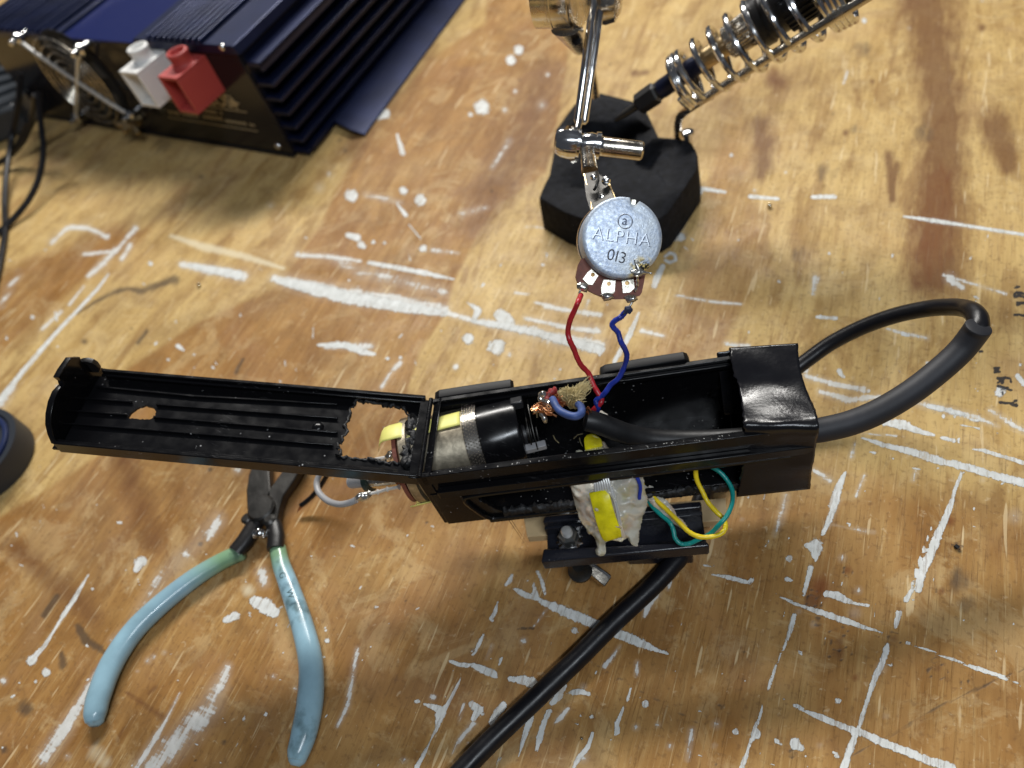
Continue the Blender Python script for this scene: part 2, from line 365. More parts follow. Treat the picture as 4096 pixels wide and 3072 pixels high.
# ------------------------------------------------------------------ the bench top
def bench():
    def axis(lo, hi, st, out_lo, out_hi):
        a = list(np.arange(lo, hi, st)); x = lo; g = st; L = []
        while x > out_lo: g *= 1.12; x -= g; L.append(x)
        x = a[-1]; g = st; Rr = []
        while x < out_hi: g *= 1.12; x += g; Rr.append(x)
        return np.array(L[::-1]+a+Rr)
    X = axis(-42, 8.5, .085, -130, 40); Y = axis(-6.5, 44, .085, -25, 110)
    gx, gy = np.meshgrid(X, Y); n = gx.size; xs, ys = gx.ravel(), gy.ravel()
    P = np.stack([xs, ys, 0*xs], 1)-CAM; c = P@RC; dep = np.maximum(-c[:, 2], 5.)
    U = CXP+FP*c[:, 0]/dep; Vv = CYP-FP*c[:, 1]/dep; U[-c[:, 2] < 5] = 1e6
    F = {k: np.full(n, -2.0 if k in ('paint', 'ink') else 0.0, dtype=np.float32) for k in ('paint', 'scr', 'tone', 'stain', 'grey', 'red', 'ink', 'pale')}
    def stroke(key, reg, pts, mode='field', amt=1.0, soft=1.0):
        q = [(*px(reg, p[0], p[1]), p[2]*REG[reg][2]/2) for p in pts]
        if len(q) == 1: q = q*2
        for (x1, y1, r1), (x2, y2, r2) in zip(q[:-1], q[1:]):
            R_ = max(r1, r2)*3.2+8
            k = np.nonzero((U > min(x1, x2)-R_) & (U < max(x1, x2)+R_) & (Vv > min(y1, y2)-R_) & (Vv < max(y1, y2)+R_))[0]
            if not len(k): continue
            L2 = (x2-x1)**2+(y2-y1)**2+1e-6
            t = np.clip(((U[k]-x1)*(x2-x1)+(Vv[k]-y1)*(y2-y1))/L2, 0, 1)
            dd = np.hypot(U[k]-x1-t*(x2-x1), Vv[k]-y1-t*(y2-y1)); r = np.maximum(r1+(r2-r1)*t, 3)
            f = 1-dd/r
            if mode == 'soft': f = amt*np.exp(-(dd/r)**2*1.1)
            else: f = np.maximum(f, -2)
            F[key][k] = np.maximum(F[key][k], f)
    def p(reg, *L):
        for s_ in L: stroke('paint', reg, s_)
    def sc(reg, *L, amt=1.0):
        for s_ in L: stroke('scr', reg, s_, 'soft', amt)
    def st(key, reg, *L, amt=1.0):
        for s_ in L: stroke(key, reg, s_, 'soft', amt)
    p('K', [(1050,435,50),(1250,520,80),(1440,600,70),(1640,680,80),(1780,740,70),(1880,785,35),(1975,815,20)], [(840,335,20),(890,365,50),(960,395,40),(1030,415,30)],
      [(1015,210,20),(1050,290,30),(1070,380,20)], [(985,300,20),(1000,390,45)], [(830,220,15),(810,280,35),(775,315,15)], [(725,430,8),(700,510,35),(670,560,30),(685,580,6)],
      [(630,650,8),(590,730,35),(540,830,15)], [(370,870,25),(430,895,35),(500,905,35)], [(540,900,35),(610,935,70),(690,965,60),(710,985,30)], [(810,1000,40),(900,1010,75),(980,1030,75)],
      [(470,960,6),(420,1060,22),(350,1190,28),(300,1260,80),(270,1370,25),(225,1450,12),(170,1570,30),(120,1659,40)], [(180,1190,25),(250,1210,40),(300,1230,60)], [(110,1170,25),(140,1165,25)],
      [(530,1190,60),(580,1230,70),(540,1300,40)], [(760,1200,60),(700,1270,60),(670,1330,40)], [(1215,1050,35),(1170,1130,60),(1120,1180,40)], [(1100,1240,40),(1060,1330,40),(1030,1440,50),(990,1590,10)],
      [(960,1290,60),(920,1420,40),(870,1580,12)], [(1270,1100,45),(1340,1095,45),(1395,1115,30)], [(1545,1145,18)], [(1810,1185,60)], [(1335,1270,30)], [(1410,1280,35)], [(1450,955,25)],
      [(1700,1070,14),(1675,1160,25)], [(1655,1200,20),(1600,1330,35),(1590,1410,25)], [(1420,1400,25),(1390,1500,35),(1310,1590,40),(1280,1659,30)], [(1560,1450,20)], [(740,1580,25),(710,1650,15)],
      [(1290,650,55)], [(940,275,22)], [(745,850,30),(730,900,14)], [(1840,1490,20)], [(2030,1445,16)], [(1850,890,12)], [(2070,850,12)], [(120,1250,14)])
    sc('K', [(1080,490,24),(985,620,16)], [(540,1330,60),(440,1450,50),(380,1560,20)], [(1240,1220,40),(1180,1290,60),(1130,1340,15)], [(1620,760,30),(1560,850,40),(1510,910,50)], [(1750,880,45),(1745,970,45)],
       [(1900,370,70),(1830,450,80),(1800,540,35)], [(1990,250,60),(1975,340,40)], [(910,720,60)], [(680,750,30),(640,860,20)], [(500,1480,30)], [(470,1190,30),(430,1320,20)], [(240,1140,60)], [(30,1600,50)],
       [(1350,1060,60)], [(1900,1340,50)], [(1740,1360,60)], [(1990,1500,60)], [(2150,1380,60),(2120,1600,40)], [(1350,1580,90)], amt=.95)
    p('L', [(850,0,35),(800,120,40),(760,210,25)], [(650,280,20),(715,285,100),(715,370,25)], [(685,420,40),(665,500,30),(640,590,25)], [(585,710,30),(560,800,35),(530,890,20),(490,980,12),(440,1110,25),(425,1170,22)],
      [(400,1240,15),(370,1340,20),(335,1430,30),(300,1540,22),(260,1659,35)], [(520,1235,25)], [(590,1270,25),(660,1310,30),(760,1350,38),(880,1400,42),(1000,1440,45),(1130,1500,55),(1260,1550,50),(1400,1610,55),(1560,1659,60)],
      [(470,585,10),(540,620,18),(610,650,22),(700,680,30),(820,720,45),(950,765,40),(1060,800,22),(1140,830,18)], [(1270,880,20),(1350,905,14),(1450,945,16),(1570,990,22),(1650,1020,18),(1720,1045,32),(1830,1080,30),(1910,1110,26)],
      [(1950,1130,26),(1990,1150,15)], [(1560,0,30),(1530,90,40),(1480,200,55),(1430,330,60),(1370,450,60),(1350,550,50)], [(1430,170,10),(1360,370,15),(1310,530,15)], [(1310,560,30),(1275,620,35)], [(1230,700,40),(1210,790,25)],
      [(1160,900,35),(1130,1010,45),(1090,1080,45),(1060,1170,35),(1020,1290,28),(985,1400,25),(960,1460,35),(930,1540,55),(890,1659,50)], [(780,580,40),(850,590,50),(900,620,40),(960,640,20),(1050,655,20)],
      [(1085,600,12),(1075,730,10)], [(70,460,10),(170,475,25),(260,500,30),(330,520,15)], [(20,405,12),(100,412,14)], [(320,495,35)], [(540,490,35),(580,505,10)], [(550,360,45)], [(455,590,8)], [(560,780,20)], [(855,1245,40)],
      [(590,1510,80),(630,1540,40)], [(830,1560,25),(850,1590,30)], [(470,1490,30),(500,1510,20)], [(350,1450,60)], [(220,1435,45)], [(1055,1630,25)], [(1695,55,25)], [(1325,620,16)], [(1180,1020,30)])
    sc('L', [(530,0,60),(500,120,70),(460,220,30)], [(820,150,20),(900,165,12),(1000,190,40),(1080,200,30)], [(980,560,60)], [(100,1390,70)], [(850,0,60),(790,160,50)], [(1950,100,110)], [(960,700,90)], [(880,360,60)], [(90,1520,40)], [(260,120,30)],
       [(700,770,50)], [(1120,1040,80)], [(610,690,40)], [(1150,1340,40)], [(740,1520,40)], amt=.75)
    p('I', [(1180,1030,15),(1330,1080,35),(1500,1120,50),(1650,1170,50),(1830,1215,50),(2000,1265,50),(2212,1320,60)], [(1330,930,50),(1450,950,60),(1530,985,40),(1640,1015,20)], [(1690,1030,25),(1770,1050,30)], [(1805,1065,15)],
      [(1810,950,10),(1930,975,15)], [(1870,915,25),(1930,925,15)], [(1880,1105,8),(1950,1110,25),(2040,1140,25),(2150,1170,30),(2212,1195,30)], [(1080,1250,20),(1040,1340,50),(1000,1460,60)], [(1820,1250,25),(1770,1370,25),(1740,1500,30)],
      [(1510,1225,15),(1560,1235,10)], [(900,265,25),(1020,275,25)], [(2170,640,40),(2212,690,40)], [(2190,570,25)], [(2060,740,70)], [(1900,1480,20)], [(320,440,15),(400,450,15)], [(1440,370,25),(1480,385,20)], [(1540,390,20)], [(1150,715,30)], [(1225,735,25)],
      [(1600,830,30),(1690,850,40)], [(1740,860,40),(1820,880,30)], [(1850,890,20)], [(1700,895,30)], [(1770,900,20)], [(1935,545,12)], [(1905,560,12)], [(2045,1005,18)], [(1040,610,35),(1070,650,20)], [(2180,1040,14)], [(1380,1165,20)])
    sc('I', [(920,740,60),(1100,790,70),(1300,770,40)], [(820,640,60),(1000,690,60),(1200,730,70)], [(1500,800,70),(1700,850,70),(1900,900,60),(2050,960,40)], [(1340,340,25),(1450,370,40),(1600,400,40)], [(1180,1005,15),(1400,1020,20)],
       [(1140,1060,20),(1120,1150,50)], [(1200,1270,35),(1150,1400,35)], [(870,1230,40),(980,1300,60)], [(1530,1240,40),(1510,1300,40)], [(890,20,70),(875,120,40)], [(1740,20,90),(1820,80,50)], [(0,130,20),(240,170,30),(420,185,30)], [(1700,0,30),(2100,120,30)],
       [(700,1400,60),(680,1500,40)], [(1600,560,40)], [(820,600,90)], [(900,480,60)], [(2000,860,60),(2212,990,60)], [(1950,1300,40)], amt=.9)
    p('Q', [(170,985,30),(330,1020,80),(620,1090,85),(900,1140,75),(1230,1190,45)], [(1400,1240,20),(1600,1270,50),(1800,1310,45),(2000,1365,60),(2212,1420,70)], [(750,870,25),(950,905,35),(1150,945,32),(1290,975,12)],
      [(620,695,40),(680,715,50)], [(700,755,50),(720,770,30)], [(780,740,30)], [(1095,780,50)], [(1075,475,75)], [(970,415,55)], [(640,445,85)], [(930,60,16),(965,180,35)], [(930,500,12),(985,570,30)], [(1005,630,12),(1080,720,12)],
      [(1390,1130,15),(1440,1170,50),(1420,1215,40)], [(1600,1210,90),(1640,1250,70)], [(1560,1405,110)], [(1380,1350,75)], [(430,1390,20),(600,1390,45),(700,1430,50),(790,1450,20)], [(870,1475,30)], [(950,1470,26)], [(850,745,25)], [(1960,1545,20)], [(1540,1515,14)])
    sc('Q', [(150,970,80),(330,1010,130),(620,1070,140),(900,1110,140),(1230,1160,100)], [(1250,1190,50),(1400,1235,60),(1600,1270,90),(1800,1310,100),(2000,1350,110),(2212,1390,110)], [(1800,1120,25),(2000,1170,45),(2212,1200,50)], [(1740,1220,50),(2000,1280,50),(2200,1300,80)],
       [(950,1500,50),(880,1580,40),(830,1659,40)], [(300,820,50),(480,830,50),(700,860,30)], [(480,1400,50),(760,1400,70)], [(1680,1060,30),(1760,1070,20)], [(1300,1530,60)], [(1640,1450,50)], amt=.95)
    sc('Q', [(520,840,80),(700,930,130),(1000,1000,130),(1230,1060,110)], [(1500,520,40),(1340,560,70)], [(440,395,80)], [(500,310,50)], [(730,440,60),(950,490,50)], [(1740,645,25),(1820,640,25)], [(1640,100,60),(1530,270,50)], [(130,510,60)], [(1150,790,50),(1320,810,30)], amt=.7)
    p('M', [(0,1290,50),(200,1040,36),(400,810,30),(560,640,26),(720,470,24),(800,360,16)], [(1400,290,30),(1550,325,60),(1760,370,75)], [(1110,285,40)], [(240,680,34)], [(1310,890,36),(1350,920,24)], [(1430,955,22)], [(1250,840,16)], [(1240,993,26)])
    sc('M', [(650,380,50),(760,280,80),(850,180,50)], [(370,130,60),(500,20,70)], [(500,20,60),(650,20,60),(790,90,50)], [(620,215,40),(800,200,40)], [(960,150,60),(900,250,60)], [(1000,20,60),(850,200,40)], [(310,770,40),(450,640,50)], [(510,590,30),(620,450,30)], [(1340,290,80),(1550,330,110),(1800,380,110)],
       [(0,1320,120),(100,1200,60)], [(0,600,60),(150,340,40)], amt=.95)
    st('pale', 'M', [(1260,80,30),(1500,160,70),(1800,230,60),(2090,320,30)])
    p('J', [(370,660,35),(395,620,55)], [(130,690,8),(60,810,22),(0,900,25)], [(960,820,50),(1030,850,90),(1060,880,60)], [(870,895,45),(820,915,35)], [(1075,940,20)], [(150,760,15)], [(1330,1020,30)], [(275,428,12),(295,428,14)], [(1430,1330,18)], [(1020,1390,22)])
    sc('J', [(1000,680,80),(1010,730,70)], [(780,420,90),(730,500,60)], [(620,590,70)], [(830,1150,60),(740,1350,150),(560,1550,170),(430,1659,150)], [(590,1280,16),(520,1420,30),(450,1540,60),(370,1659,60)], [(1480,1060,30),(1430,1350,40),(1380,1450,30)], [(1060,1200,35)], [(880,160,60)], [(510,1080,30)],
       [(430,1120,40)], [(800,1250,90)], [(1170,1260,30)], amt=.9)
    sc('J', [(780,400,100),(650,560,110),(500,700,120),(350,950,90),(250,1020,60)], amt=.62)
    p('U', [(190,1000,60),(205,985,60)], [(285,1065,58)], [(545,460,8),(480,570,18),(400,700,20),(340,800,18),(270,910,28),(200,980,40)], [(120,1128,22)], [(222,1125,22)], [(860,390,70)], [(575,550,16)])
    sc('U', [(640,980,30),(500,1250,80),(400,1420,130),(270,1600,130)], [(20,1120,60)], [(950,970,40)], [(850,1060,26)], [(420,1590,50)], amt=.95)
    st('pale', 'U', [(600,1570,160),(650,1620,120)], amt=.55); st('pale', 'J', [(930,765,80)], amt=.9)
    p('N', [(0,1185,26),(170,1200,20)], [(375,1188,25),(510,1188,28)], [(925,1305,12),(1100,1330,28),(1300,1360,18),(1450,1385,22),(1653,1415,20)], [(690,125,35)])
    sc('N', [(590,430,30),(565,500,28)], [(960,170,30)], [(1400,0,40)], [(1100,1330,40),(1653,1420,30)], [(30,1150,40)], [(215,1040,30)], amt=.8)
    p('B', [(2080,790,115)], [(1995,845,36)], [(1260,870,50),(1370,840,70)]); p('C', [(110,295,60)], [(65,355,60)], [(1365,915,26)])
    sc('C', [(30,650,50)], [(250,620,70)], [(280,440,40)], [(90,540,40)], amt=.8)
    p('D', [(1860,130,40),(1960,150,50),(2212,190,36)], [(1940,190,60)], [(1800,440,22),(1740,580,26)], [(1560,700,60),(1730,690,90)], [(1550,900,36),(1600,860,36),(1660,880,36),(1670,940,36),(1600,975,30),(1550,940,36)], [(1520,1010,55),(1470,1120,80),(1430,1230,60)], [(1680,1330,14),(1760,1340,16)])
    sc('D', [(1860,300,60),(1800,440,50),(1740,600,60)], [(1600,700,130),(1740,660,120)], [(700,1390,60),(650,1540,50)], [(230,1430,60),(700,1550,60)], [(100,570,40),(300,600,30)], [(1740,1330,50)], amt=.85)
    p('E', [(1230,110,20),(1150,300,55),(1050,480,50),(1010,550,40)], [(0,130,110),(50,200,80)], [(0,400,90)], [(535,620,24)])
    sc('E', [(0,220,120),(400,340,120),(800,420,120)], [(1250,270,90),(1450,320,60)], [(1990,380,60),(2200,410,60)], [(400,60,60),(760,130,50)], amt=.85)
    # --- veneer tone, stains
    def poly(key, pts, val, soft):
        q = [px('V', a, b) for a, b in pts]; ins = np.zeros(n, bool); dm = np.full(n, 1e9)
        for i in range(len(q)):
            x1, y1 = q[i]; x2, y2 = q[(i+1) % len(q)]
            with np.errstate(all='ignore'):
                ins ^= ((y1 > Vv) != (y2 > Vv)) & (U < (x2-x1)*(Vv-y1)/(y2-y1+1e-9)+x1)
            L2 = (x2-x1)**2+(y2-y1)**2+1e-6; t = np.clip(((U-x1)*(x2-x1)+(Vv-y1)*(y2-y1))/L2, 0, 1)
            dm = np.minimum(dm, np.hypot(U-x1-t*(x2-x1), Vv-y1-t*(y2-y1)))
        F[key] = np.maximum(F[key], (val*np.clip(.5+np.where(ins, 1, -1)*dm/soft, 0, 1)).astype(np.float32))
    poly('tone', [(1047,50),(930,126),(793,293),(725,410),(690,486),(600,620),(425,697),(278,796),(217,980),(81,1070),(-60,1150),(-60,1750),(1100,1750),(1000,1250),(882,838),(903,760),(961,680),(978,612),(1029,510),(1070,448),(1180,373),(1204,270),(1230,100),(1210,-60),(1060,-60)], 1, 26)
    poly('tone', [(-30,600),(110,540),(250,480),(320,500),(200,600),(-30,800)], .9, 70)
    poly('tone', [(860,980),(860,1750),(2300,1750),(2300,1120),(1900,1020),(1500,1080),(1200,1000)], .78, 200)
    poly('tone', [(1520,430),(1500,560),(1420,700),(1330,800),(1560,760),(1660,560),(1640,440),(1600,120),(1560,180)], .55, 60)
    st('stain', 'N', [(1000,0,330),(1080,200,300),(1150,500,290),(1120,800,300)], [(1180,1200,300),(1150,1659,330)], [(160,480,170)], amt=.75)
    st('stain', 'N', [(100,850,150),(60,1050,110)], [(880,1000,80),(850,1150,50)], [(1480,760,260)], [(740,490,40)], [(575,800,50)], [(1400,170,60)], [(1150,1020,60),(1250,990,40)], amt=.8)
    st('red', 'N', [(1150,1100,260),(1100,1400,330),(1050,1659,300)], [(160,480,170)], amt=.5)
    st('grey', 'N', [(680,300,170)], [(450,1050,200)], [(640,780,90)], [(500,690,40)], [(1050,800,160)], [(820,1610,30)], [(300,1530,140)], amt=.55)
    st('grey', 'M', [(560,660,20),(700,570,34),(850,490,56),(950,470,46),(1050,490,76),(1200,430,66),(1290,400,90)], [(1080,780,40),(1020,870,50)], [(970,765,30)], [(1790,990,40),(1740,1090,40)], [(620,860,60)], [(560,1130,60)], amt=.85)
    st('grey', 'U', [(350,600,60),(270,720,44)], [(480,780,56),(530,870,66),(620,920,66),(650,950,30)], [(380,950,40),(390,1020,90)], [(160,1290,130)], [(30,1550,70)], amt=.95)
    st('stain', 'U', [(960,1160,40),(920,1200,24)], [(780,1190,30),(1000,1340,60)], [(760,1420,20),(720,1500,16)], amt=.7)
    st('stain', 'J', [(600,250,260)], [(1150,1160,50)], amt=.35)
    st('grey', 'J', [(690,535,34)], [(740,160,30)], [(810,1530,40)], amt=.95)
    st('stain', 'L', [(690,620,70)], [(860,880,60)], [(1200,860,60)], [(1470,1040,70)], [(860,950,100)], amt=.6)
    st('stain', 'L', [(690,625,90)], amt=1.3); st('red', 'L', [(740,540,180)], [(915,435,60)], [(1490,565,50)], [(1550,130,70)], [(960,1100,50)], amt=.9)
    st('grey', 'L', [(1620,500,220)], [(725,750,36)], [(880,612,24)], [(575,1570,40)], [(1650,640,160)], [(950,1580,16),(1180,1460,22),(1500,1270,22),(1850,1110,18),(2006,1050,12)], [(270,940,30)], [(135,1275,26)], amt=.75)
    st('ink', 'L', [(1585,285,16),(1600,295,14)], amt=.6)
    st('grey', 'B', [(1030,1035,60)], [(1070,1110,50)], [(490,1180,40)], amt=.7); st('grey', 'A', [(1480,1300,60)], [(1200,1060,200)], amt=.6)
    st('grey', 'K', [(870,630,16),(980,628,24)], amt=1.2); st('grey', 'K', [(570,350,24)], [(500,200,14)], [(1400,870,14),(1700,1050,16),(2212,1340,20)], amt=.6)
    for (a, b, R0, w_) in ((690,625,36,12),(690,625,62,10),(860,880,50,9),(860,890,92,8),(1200,865,42,9),(1470,1040,34,9),(1475,1045,62,8),(575,1570,26,11),(725,750,24,12),(880,612,18,12),(915,435,30,10),(1480,560,22,8),(1640,1130,24,9),(135,1275,20,9)):
        st('grey', 'L', [(a+R0*math.cos(t_)*(1+.12*math.sin(3*t_)), b+R0*1.15*math.sin(t_), w_) for t_ in np.linspace(.3, 6.1, 12)], amt=.95)
    st('stain', 'N', [(1050,0,420),(1110,300,380),(1160,620,360),(1160,1000,380),(1120,1400,400),(1100,1659,420)], [(1080,200,250),(1150,700,230),(1150,1300,240)], [(60,760,160),(90,1000,130)], [(840,930,70),(860,1200,60)], [(1480,760,300),(1560,1000,160)], amt=.85)
    st('stain', 'V', [(1180,180,120),(1110,330,120),(1030,480,110)], [(860,160,90),(760,330,70)], [(230,900,60),(330,1160,90)], [(30,1180,60),(200,1330,70)], amt=.62)
    st('stain', 'P', [(1110,610,80),(1220,600,60)], amt=.7)
    for _ in range(90):                     # nicks, nail heads, specks
        r_ = RNG.choice(['V']); a, b = RNG.uniform(0, 2212), RNG.uniform(0, 1659); st('grey', 'V', [(a, b, RNG.uniform(4, 9))], amt=RNG.uniform(.4, 1))
    for _ in range(240):                    # paint spatter
        a, b = RNG.uniform(0, 2212), RNG.uniform(500, 1659); s0 = RNG.uniform(2, 7); p('V', [(a, b, s0), (a+RNG.normal(0, 4), b+RNG.normal(0, 7), s0*.6)])
    # --- handwriting in marker
    def ink(reg, *L, wd=30):
        for s_ in L: stroke('ink', reg, [(a, b, wd) for a, b in s_])
    ink('R', [(1090,360),(1130,350),(1115,345)], [(1110,400),(1080,420),(1090,445),(1120,440)], [(1120,440),(1140,400),(1170,415)], [(1150,440),(1176,450)], [(1110,495),(1115,530),(1135,500),(1176,500)], [(1085,615),(1130,612),(1176,622)])
    ink('R', [(890,1120),(940,1118)], [(890,1160),(945,1155)], [(918,1118),(918,1160)], [(920,1215),(950,1230),(930,1260)], [(960,1215),(985,1240),(970,1262)], [(985,1210),(1040,1215),(1050,1250)], [(925,1290),(1000,1310),(1065,1330)], [(1035,1300),(1040,1330)], [(960,1340),(975,1365)],
        [(935,1445),(1000,1450),(1055,1455)], [(1090,1435),(1100,1430)], [(1060,1470),(1110,1475)], [(755,965),(785,960)])
    me = bpy.data.meshes.new('bench_top'); ny, nx = gx.shape
    v = np.stack([xs, ys, 0*xs], 1)*S
    i = np.arange((ny-1)*(nx-1)); r_, c_ = i//(nx-1), i % (nx-1); a = r_*nx+c_
    f = np.stack([a, a+1, a+nx+1, a+nx], 1).astype(np.int32)
    me.vertices.add(n); me.vertices.foreach_set('co', v.ravel().astype(np.float32)); me.loops.add(f.size); me.loops.foreach_set('vertex_index', f.ravel())
    me.polygons.add(len(f)); me.polygons.foreach_set('loop_start', np.arange(0, f.size, 4, dtype=np.int32)); me.update(calc_edges=True)
    for k, arr in F.items():
        at = me.attributes.new(k, 'FLOAT', 'POINT'); at.data.foreach_set('value', arr.astype(np.float32))
    me.materials.append(bench_mat())
    o = bpy.data.objects.new('bench_top', me); COL.objects.link(o); o['kind'] = 'structure'; o['label'] = 'worn plywood bench top with streaks of white paint'
def bench_mat():
    m, t, b, N, lk = nt('painted_plywood'); tc = N('ShaderNodeTexCoord')
    def A(k): a = N('ShaderNodeAttribute'); a.attribute_name = k; return a.outputs['Fac']
    def mapped(sx, sy, rot=0):
        mp = N('ShaderNodeMapping'); mp.inputs['Scale'].default_value = (sx, sy, 1); mp.inputs['Rotation'].default_value = (0, 0, rot); lk(tc.outputs['Object'], mp.inputs['Vector']); return mp.outputs[0]
    def noise(vec, sc, det=5, dist=0, rough=.55):
        n = N('ShaderNodeTexNoise'); n.inputs['Scale'].default_value = sc; n.inputs['Detail'].default_value = det; n.inputs['Distortion'].default_value = dist; n.inputs['Roughness'].default_value = rough; lk(vec, n.inputs['Vector']); return n.outputs['Fac']
    def M(op, a, c=None, cl=False):
        x = N('ShaderNodeMath'); x.operation = op; x.use_clamp = cl
        for s_, i in ((a, 0), (c, 1)):
            if s_ is None: continue
            if isinstance(s_, (int, float)): x.inputs[i].default_value = s_
            else: lk(s_, x.inputs[i])
        return x.outputs[0]
    def mr(x, a, c, d=0., e=1.):
        r = N('ShaderNodeMapRange'); r.inputs[1].default_value = a; r.inputs[2].default_value = c; r.inputs[3].default_value = d; r.inputs[4].default_value = e; lk(x, r.inputs[0]); return r.outputs[0]
    def mix(f, a, c, bl='MIX'):
        x = N('ShaderNodeMix'); x.data_type = 'RGBA'; x.blend_type = bl
        if isinstance(f, (int, float)): x.inputs[0].default_value = f
        else: lk(f, x.inputs[0])
        for s_, i in ((a, 6), (c, 7)):
            if isinstance(s_, tuple): x.inputs[i].default_value = (*s_, 1)
            else: lk(s_, x.inputs[i])
        return x.outputs[2]
    iso = tc.outputs['Object']; gr = mapped(14, 1); gr2 = mapped(26, 1.0, .03); cr = mapped(1, 16, .03)
    tone = M('ADD', A('tone'), M('MULTIPLY', M('SUBTRACT', noise(gr, 6, 4, .4), .5), .7)); tone = mr(tone, .15, .85)
    light = mix(mr(noise(mapped(5, 1), 14, 6, 1.2), .3, .7), (.45, .290, .105), (.61, .430, .180))
    brown = mix(mr(noise(mapped(5, 1), 14, 6, .8), .3, .7), (.245, .116, .033), (.395, .212, .070))
    c = mix(tone, light, brown)
    c = mix(M('MULTIPLY', mr(noise(iso, 22, 4), .45, .75), .35), c, (.62, .42, .17))
    # grain: long pores and rays
    pore = mr(noise(gr2, 60, 4, .2, .7), .56, .74)
    mid = noise(mapped(9, .7, .02), 44, 5, .3, .65); c = mix(M('MULTIPLY', mr(mid, .50, .68), .30), c, (.22, .10, .030)); c = mix(M('MULTIPLY', mr(mid, .45, .32), .25), c, (.66, .48, .22)); big = noise(mapped(4, 1), 11, 7, 1.5, .6); c = mix(M('MULTIPLY', mr(big, .53, .60), .42), c, (.20, .088, .025)); cl = noise(iso, 9, 7, 1., .62); c = mix(M('MULTIPLY', mr(cl, .53, .62), .22), c, (.24, .16, .085)); c = mix(M('MULTIPLY', mr(noise(iso, 30, 7, 1.2, .7), .53, .60), .26), c, (.66, .50, .26))
    c = mix(M('MULTIPLY', pore, .55), c, (.13, .055, .015))
    ray_ = mr(noise(mapped(34, 1.3, -.02), 34, 3, .1, .6), .62, .74)
    c = mix(M('MULTIPLY', ray_, .5), c, (.72, .54, .29))
    blot = mr(noise(iso, 55, 6, .6), .50, .72)
    c = mix(M('MULTIPLY', blot, .48), c, (.20, .105, .038))
    fl = mr(noise(iso, 520, 4), .55, .68); c = mix(M('MULTIPLY', fl, .38), c, (.13, .065, .030)); fl2 = mr(noise(iso, 380, 5, .5), .36, .28); c = mix(M('MULTIPLY', fl2, .35), c, (.70, .56, .36)); pk = mr(noise(iso, 16, 6, 1., .6), .50, .66); c = mix(M('MULTIPLY', pk, .18), c, (.38, .22, .14))
    # long knife scratches across
    for rot, sc_, am in ((1.35, 9, .6), (.1, 7, .5), (-.5, 6, .45), (.85, 8, .4), (1.55, 11, .5)):
        mp = mapped(34, 3.2, rot); c = mix(M('MULTIPLY', mr(noise(mp, sc_, 2), .70, .72), am), c, (.74, .58, .34))
    edge = M('SUBTRACT', noise(mapped(5, 1.3), 60, 6, .3), .5)
    sa = mr(M('ADD', A('stain'), M('MULTIPLY', edge, .8)), .15, .75); c = mix(M('MULTIPLY', sa, .80), c, (.150, .066, .028))
    ra = mr(M('ADD', A('red'), M('MULTIPLY', edge, .8)), .15, .9); c = mix(M('MULTIPLY', ra, .78), c, (.17, .052, .018))
    ga = mr(M('ADD', A('grey'), M('MULTIPLY', edge, 1.2)), .30, .80); c = mix(M('MULTIPLY', ga, .74), c, (.075, .055, .040))
    pa = mr(M('ADD', A('pale'), M('MULTIPLY', edge, .8)), .2, .8); c = mix(M('MULTIPLY', pa, .7), c, (.68, .60, .42))
    # dry-brushed paint left in the grain
    s1 = noise(mapped(22, 1.6, .02), 34, 6, .3, .65); s2 = noise(mapped(1.6, 14, .05), 34, 6, .3, .65); s3 = noise(iso, 110, 5)
    sv = M('ADD', M('MULTIPLY', s1, .40), M('ADD', M('MULTIPLY', s2, .32), M('MULTIPLY', s3, .28)))
    dry = mr(M('SUBTRACT', M('ADD', sv, M('MULTIPLY', A('scr'), .37)), .745), 0, .055)
    haze_ = M('MULTIPLY', mr(A('scr'), .1, 1.), .26)
    white = mix(mr(noise(iso, 260, 4), .35, .7), (.60, .61, .58), (.74, .75, .73))
    c = mix(haze_, c, (.62, .60, .55)); c = mix(M('MULTIPLY', dry, .82), c, white)
    wob = M('ADD', M('MULTIPLY', M('SUBTRACT', noise(iso, 210, 6, .4, .7), .5), 1.15), M('MULTIPLY', M('SUBTRACT', noise(mapped(6, 1), 90, 5), .5), .8))
    wob = M('ADD', wob, M('MULTIPLY', M('SUBTRACT', noise(iso, 900, 4, .2, .7), .5), 1.1))
    pnt = mr(M('ADD', A('paint'), wob), .0, .14)
    pnt = M('MULTIPLY', pnt, mr(noise(mapped(12, 1.2), 60, 6, .3, .75), .62, .53, .62, 1.))
    c = mix(M('MULTIPLY', pnt, .97), c, white)
    ik = mr(M('ADD', A('ink'), M('MULTIPLY', M('SUBTRACT', noise(iso, 380, 4), .5), 1.5)), .0, .22); c = mix(M('MULTIPLY', ik, .93), c, (.018, .022, .030))
    lk(c, b.inputs['Base Color'])
    rg = mr(noise(iso, 70, 4), .3, .7, .34, .55); rg2 = M('ADD', rg, M('MULTIPLY', pnt, .12)); lk(rg2, b.inputs['Roughness'])
    b.inputs['Specular IOR Level'].default_value = .12
    h = M('ADD', M('MULTIPLY', pnt, .8), M('ADD', M('MULTIPLY', pore, -.28), M('ADD', M('MULTIPLY', noise(iso, 300, 5), .22), M('MULTIPLY', noise(iso, 26, 4), .8))))
    h = M('ADD', h, M('MULTIPLY', dry, .25)); h = M('ADD', h, M('MULTIPLY', ga, -.3))
    bp = N('ShaderNodeBump'); bp.inputs['Strength'].default_value = .75; bp.inputs['Distance'].default_value = .0005; lk(h, bp.inputs['Height']); lk(bp.outputs[0], b.inputs['Normal'])
    return m
bench()

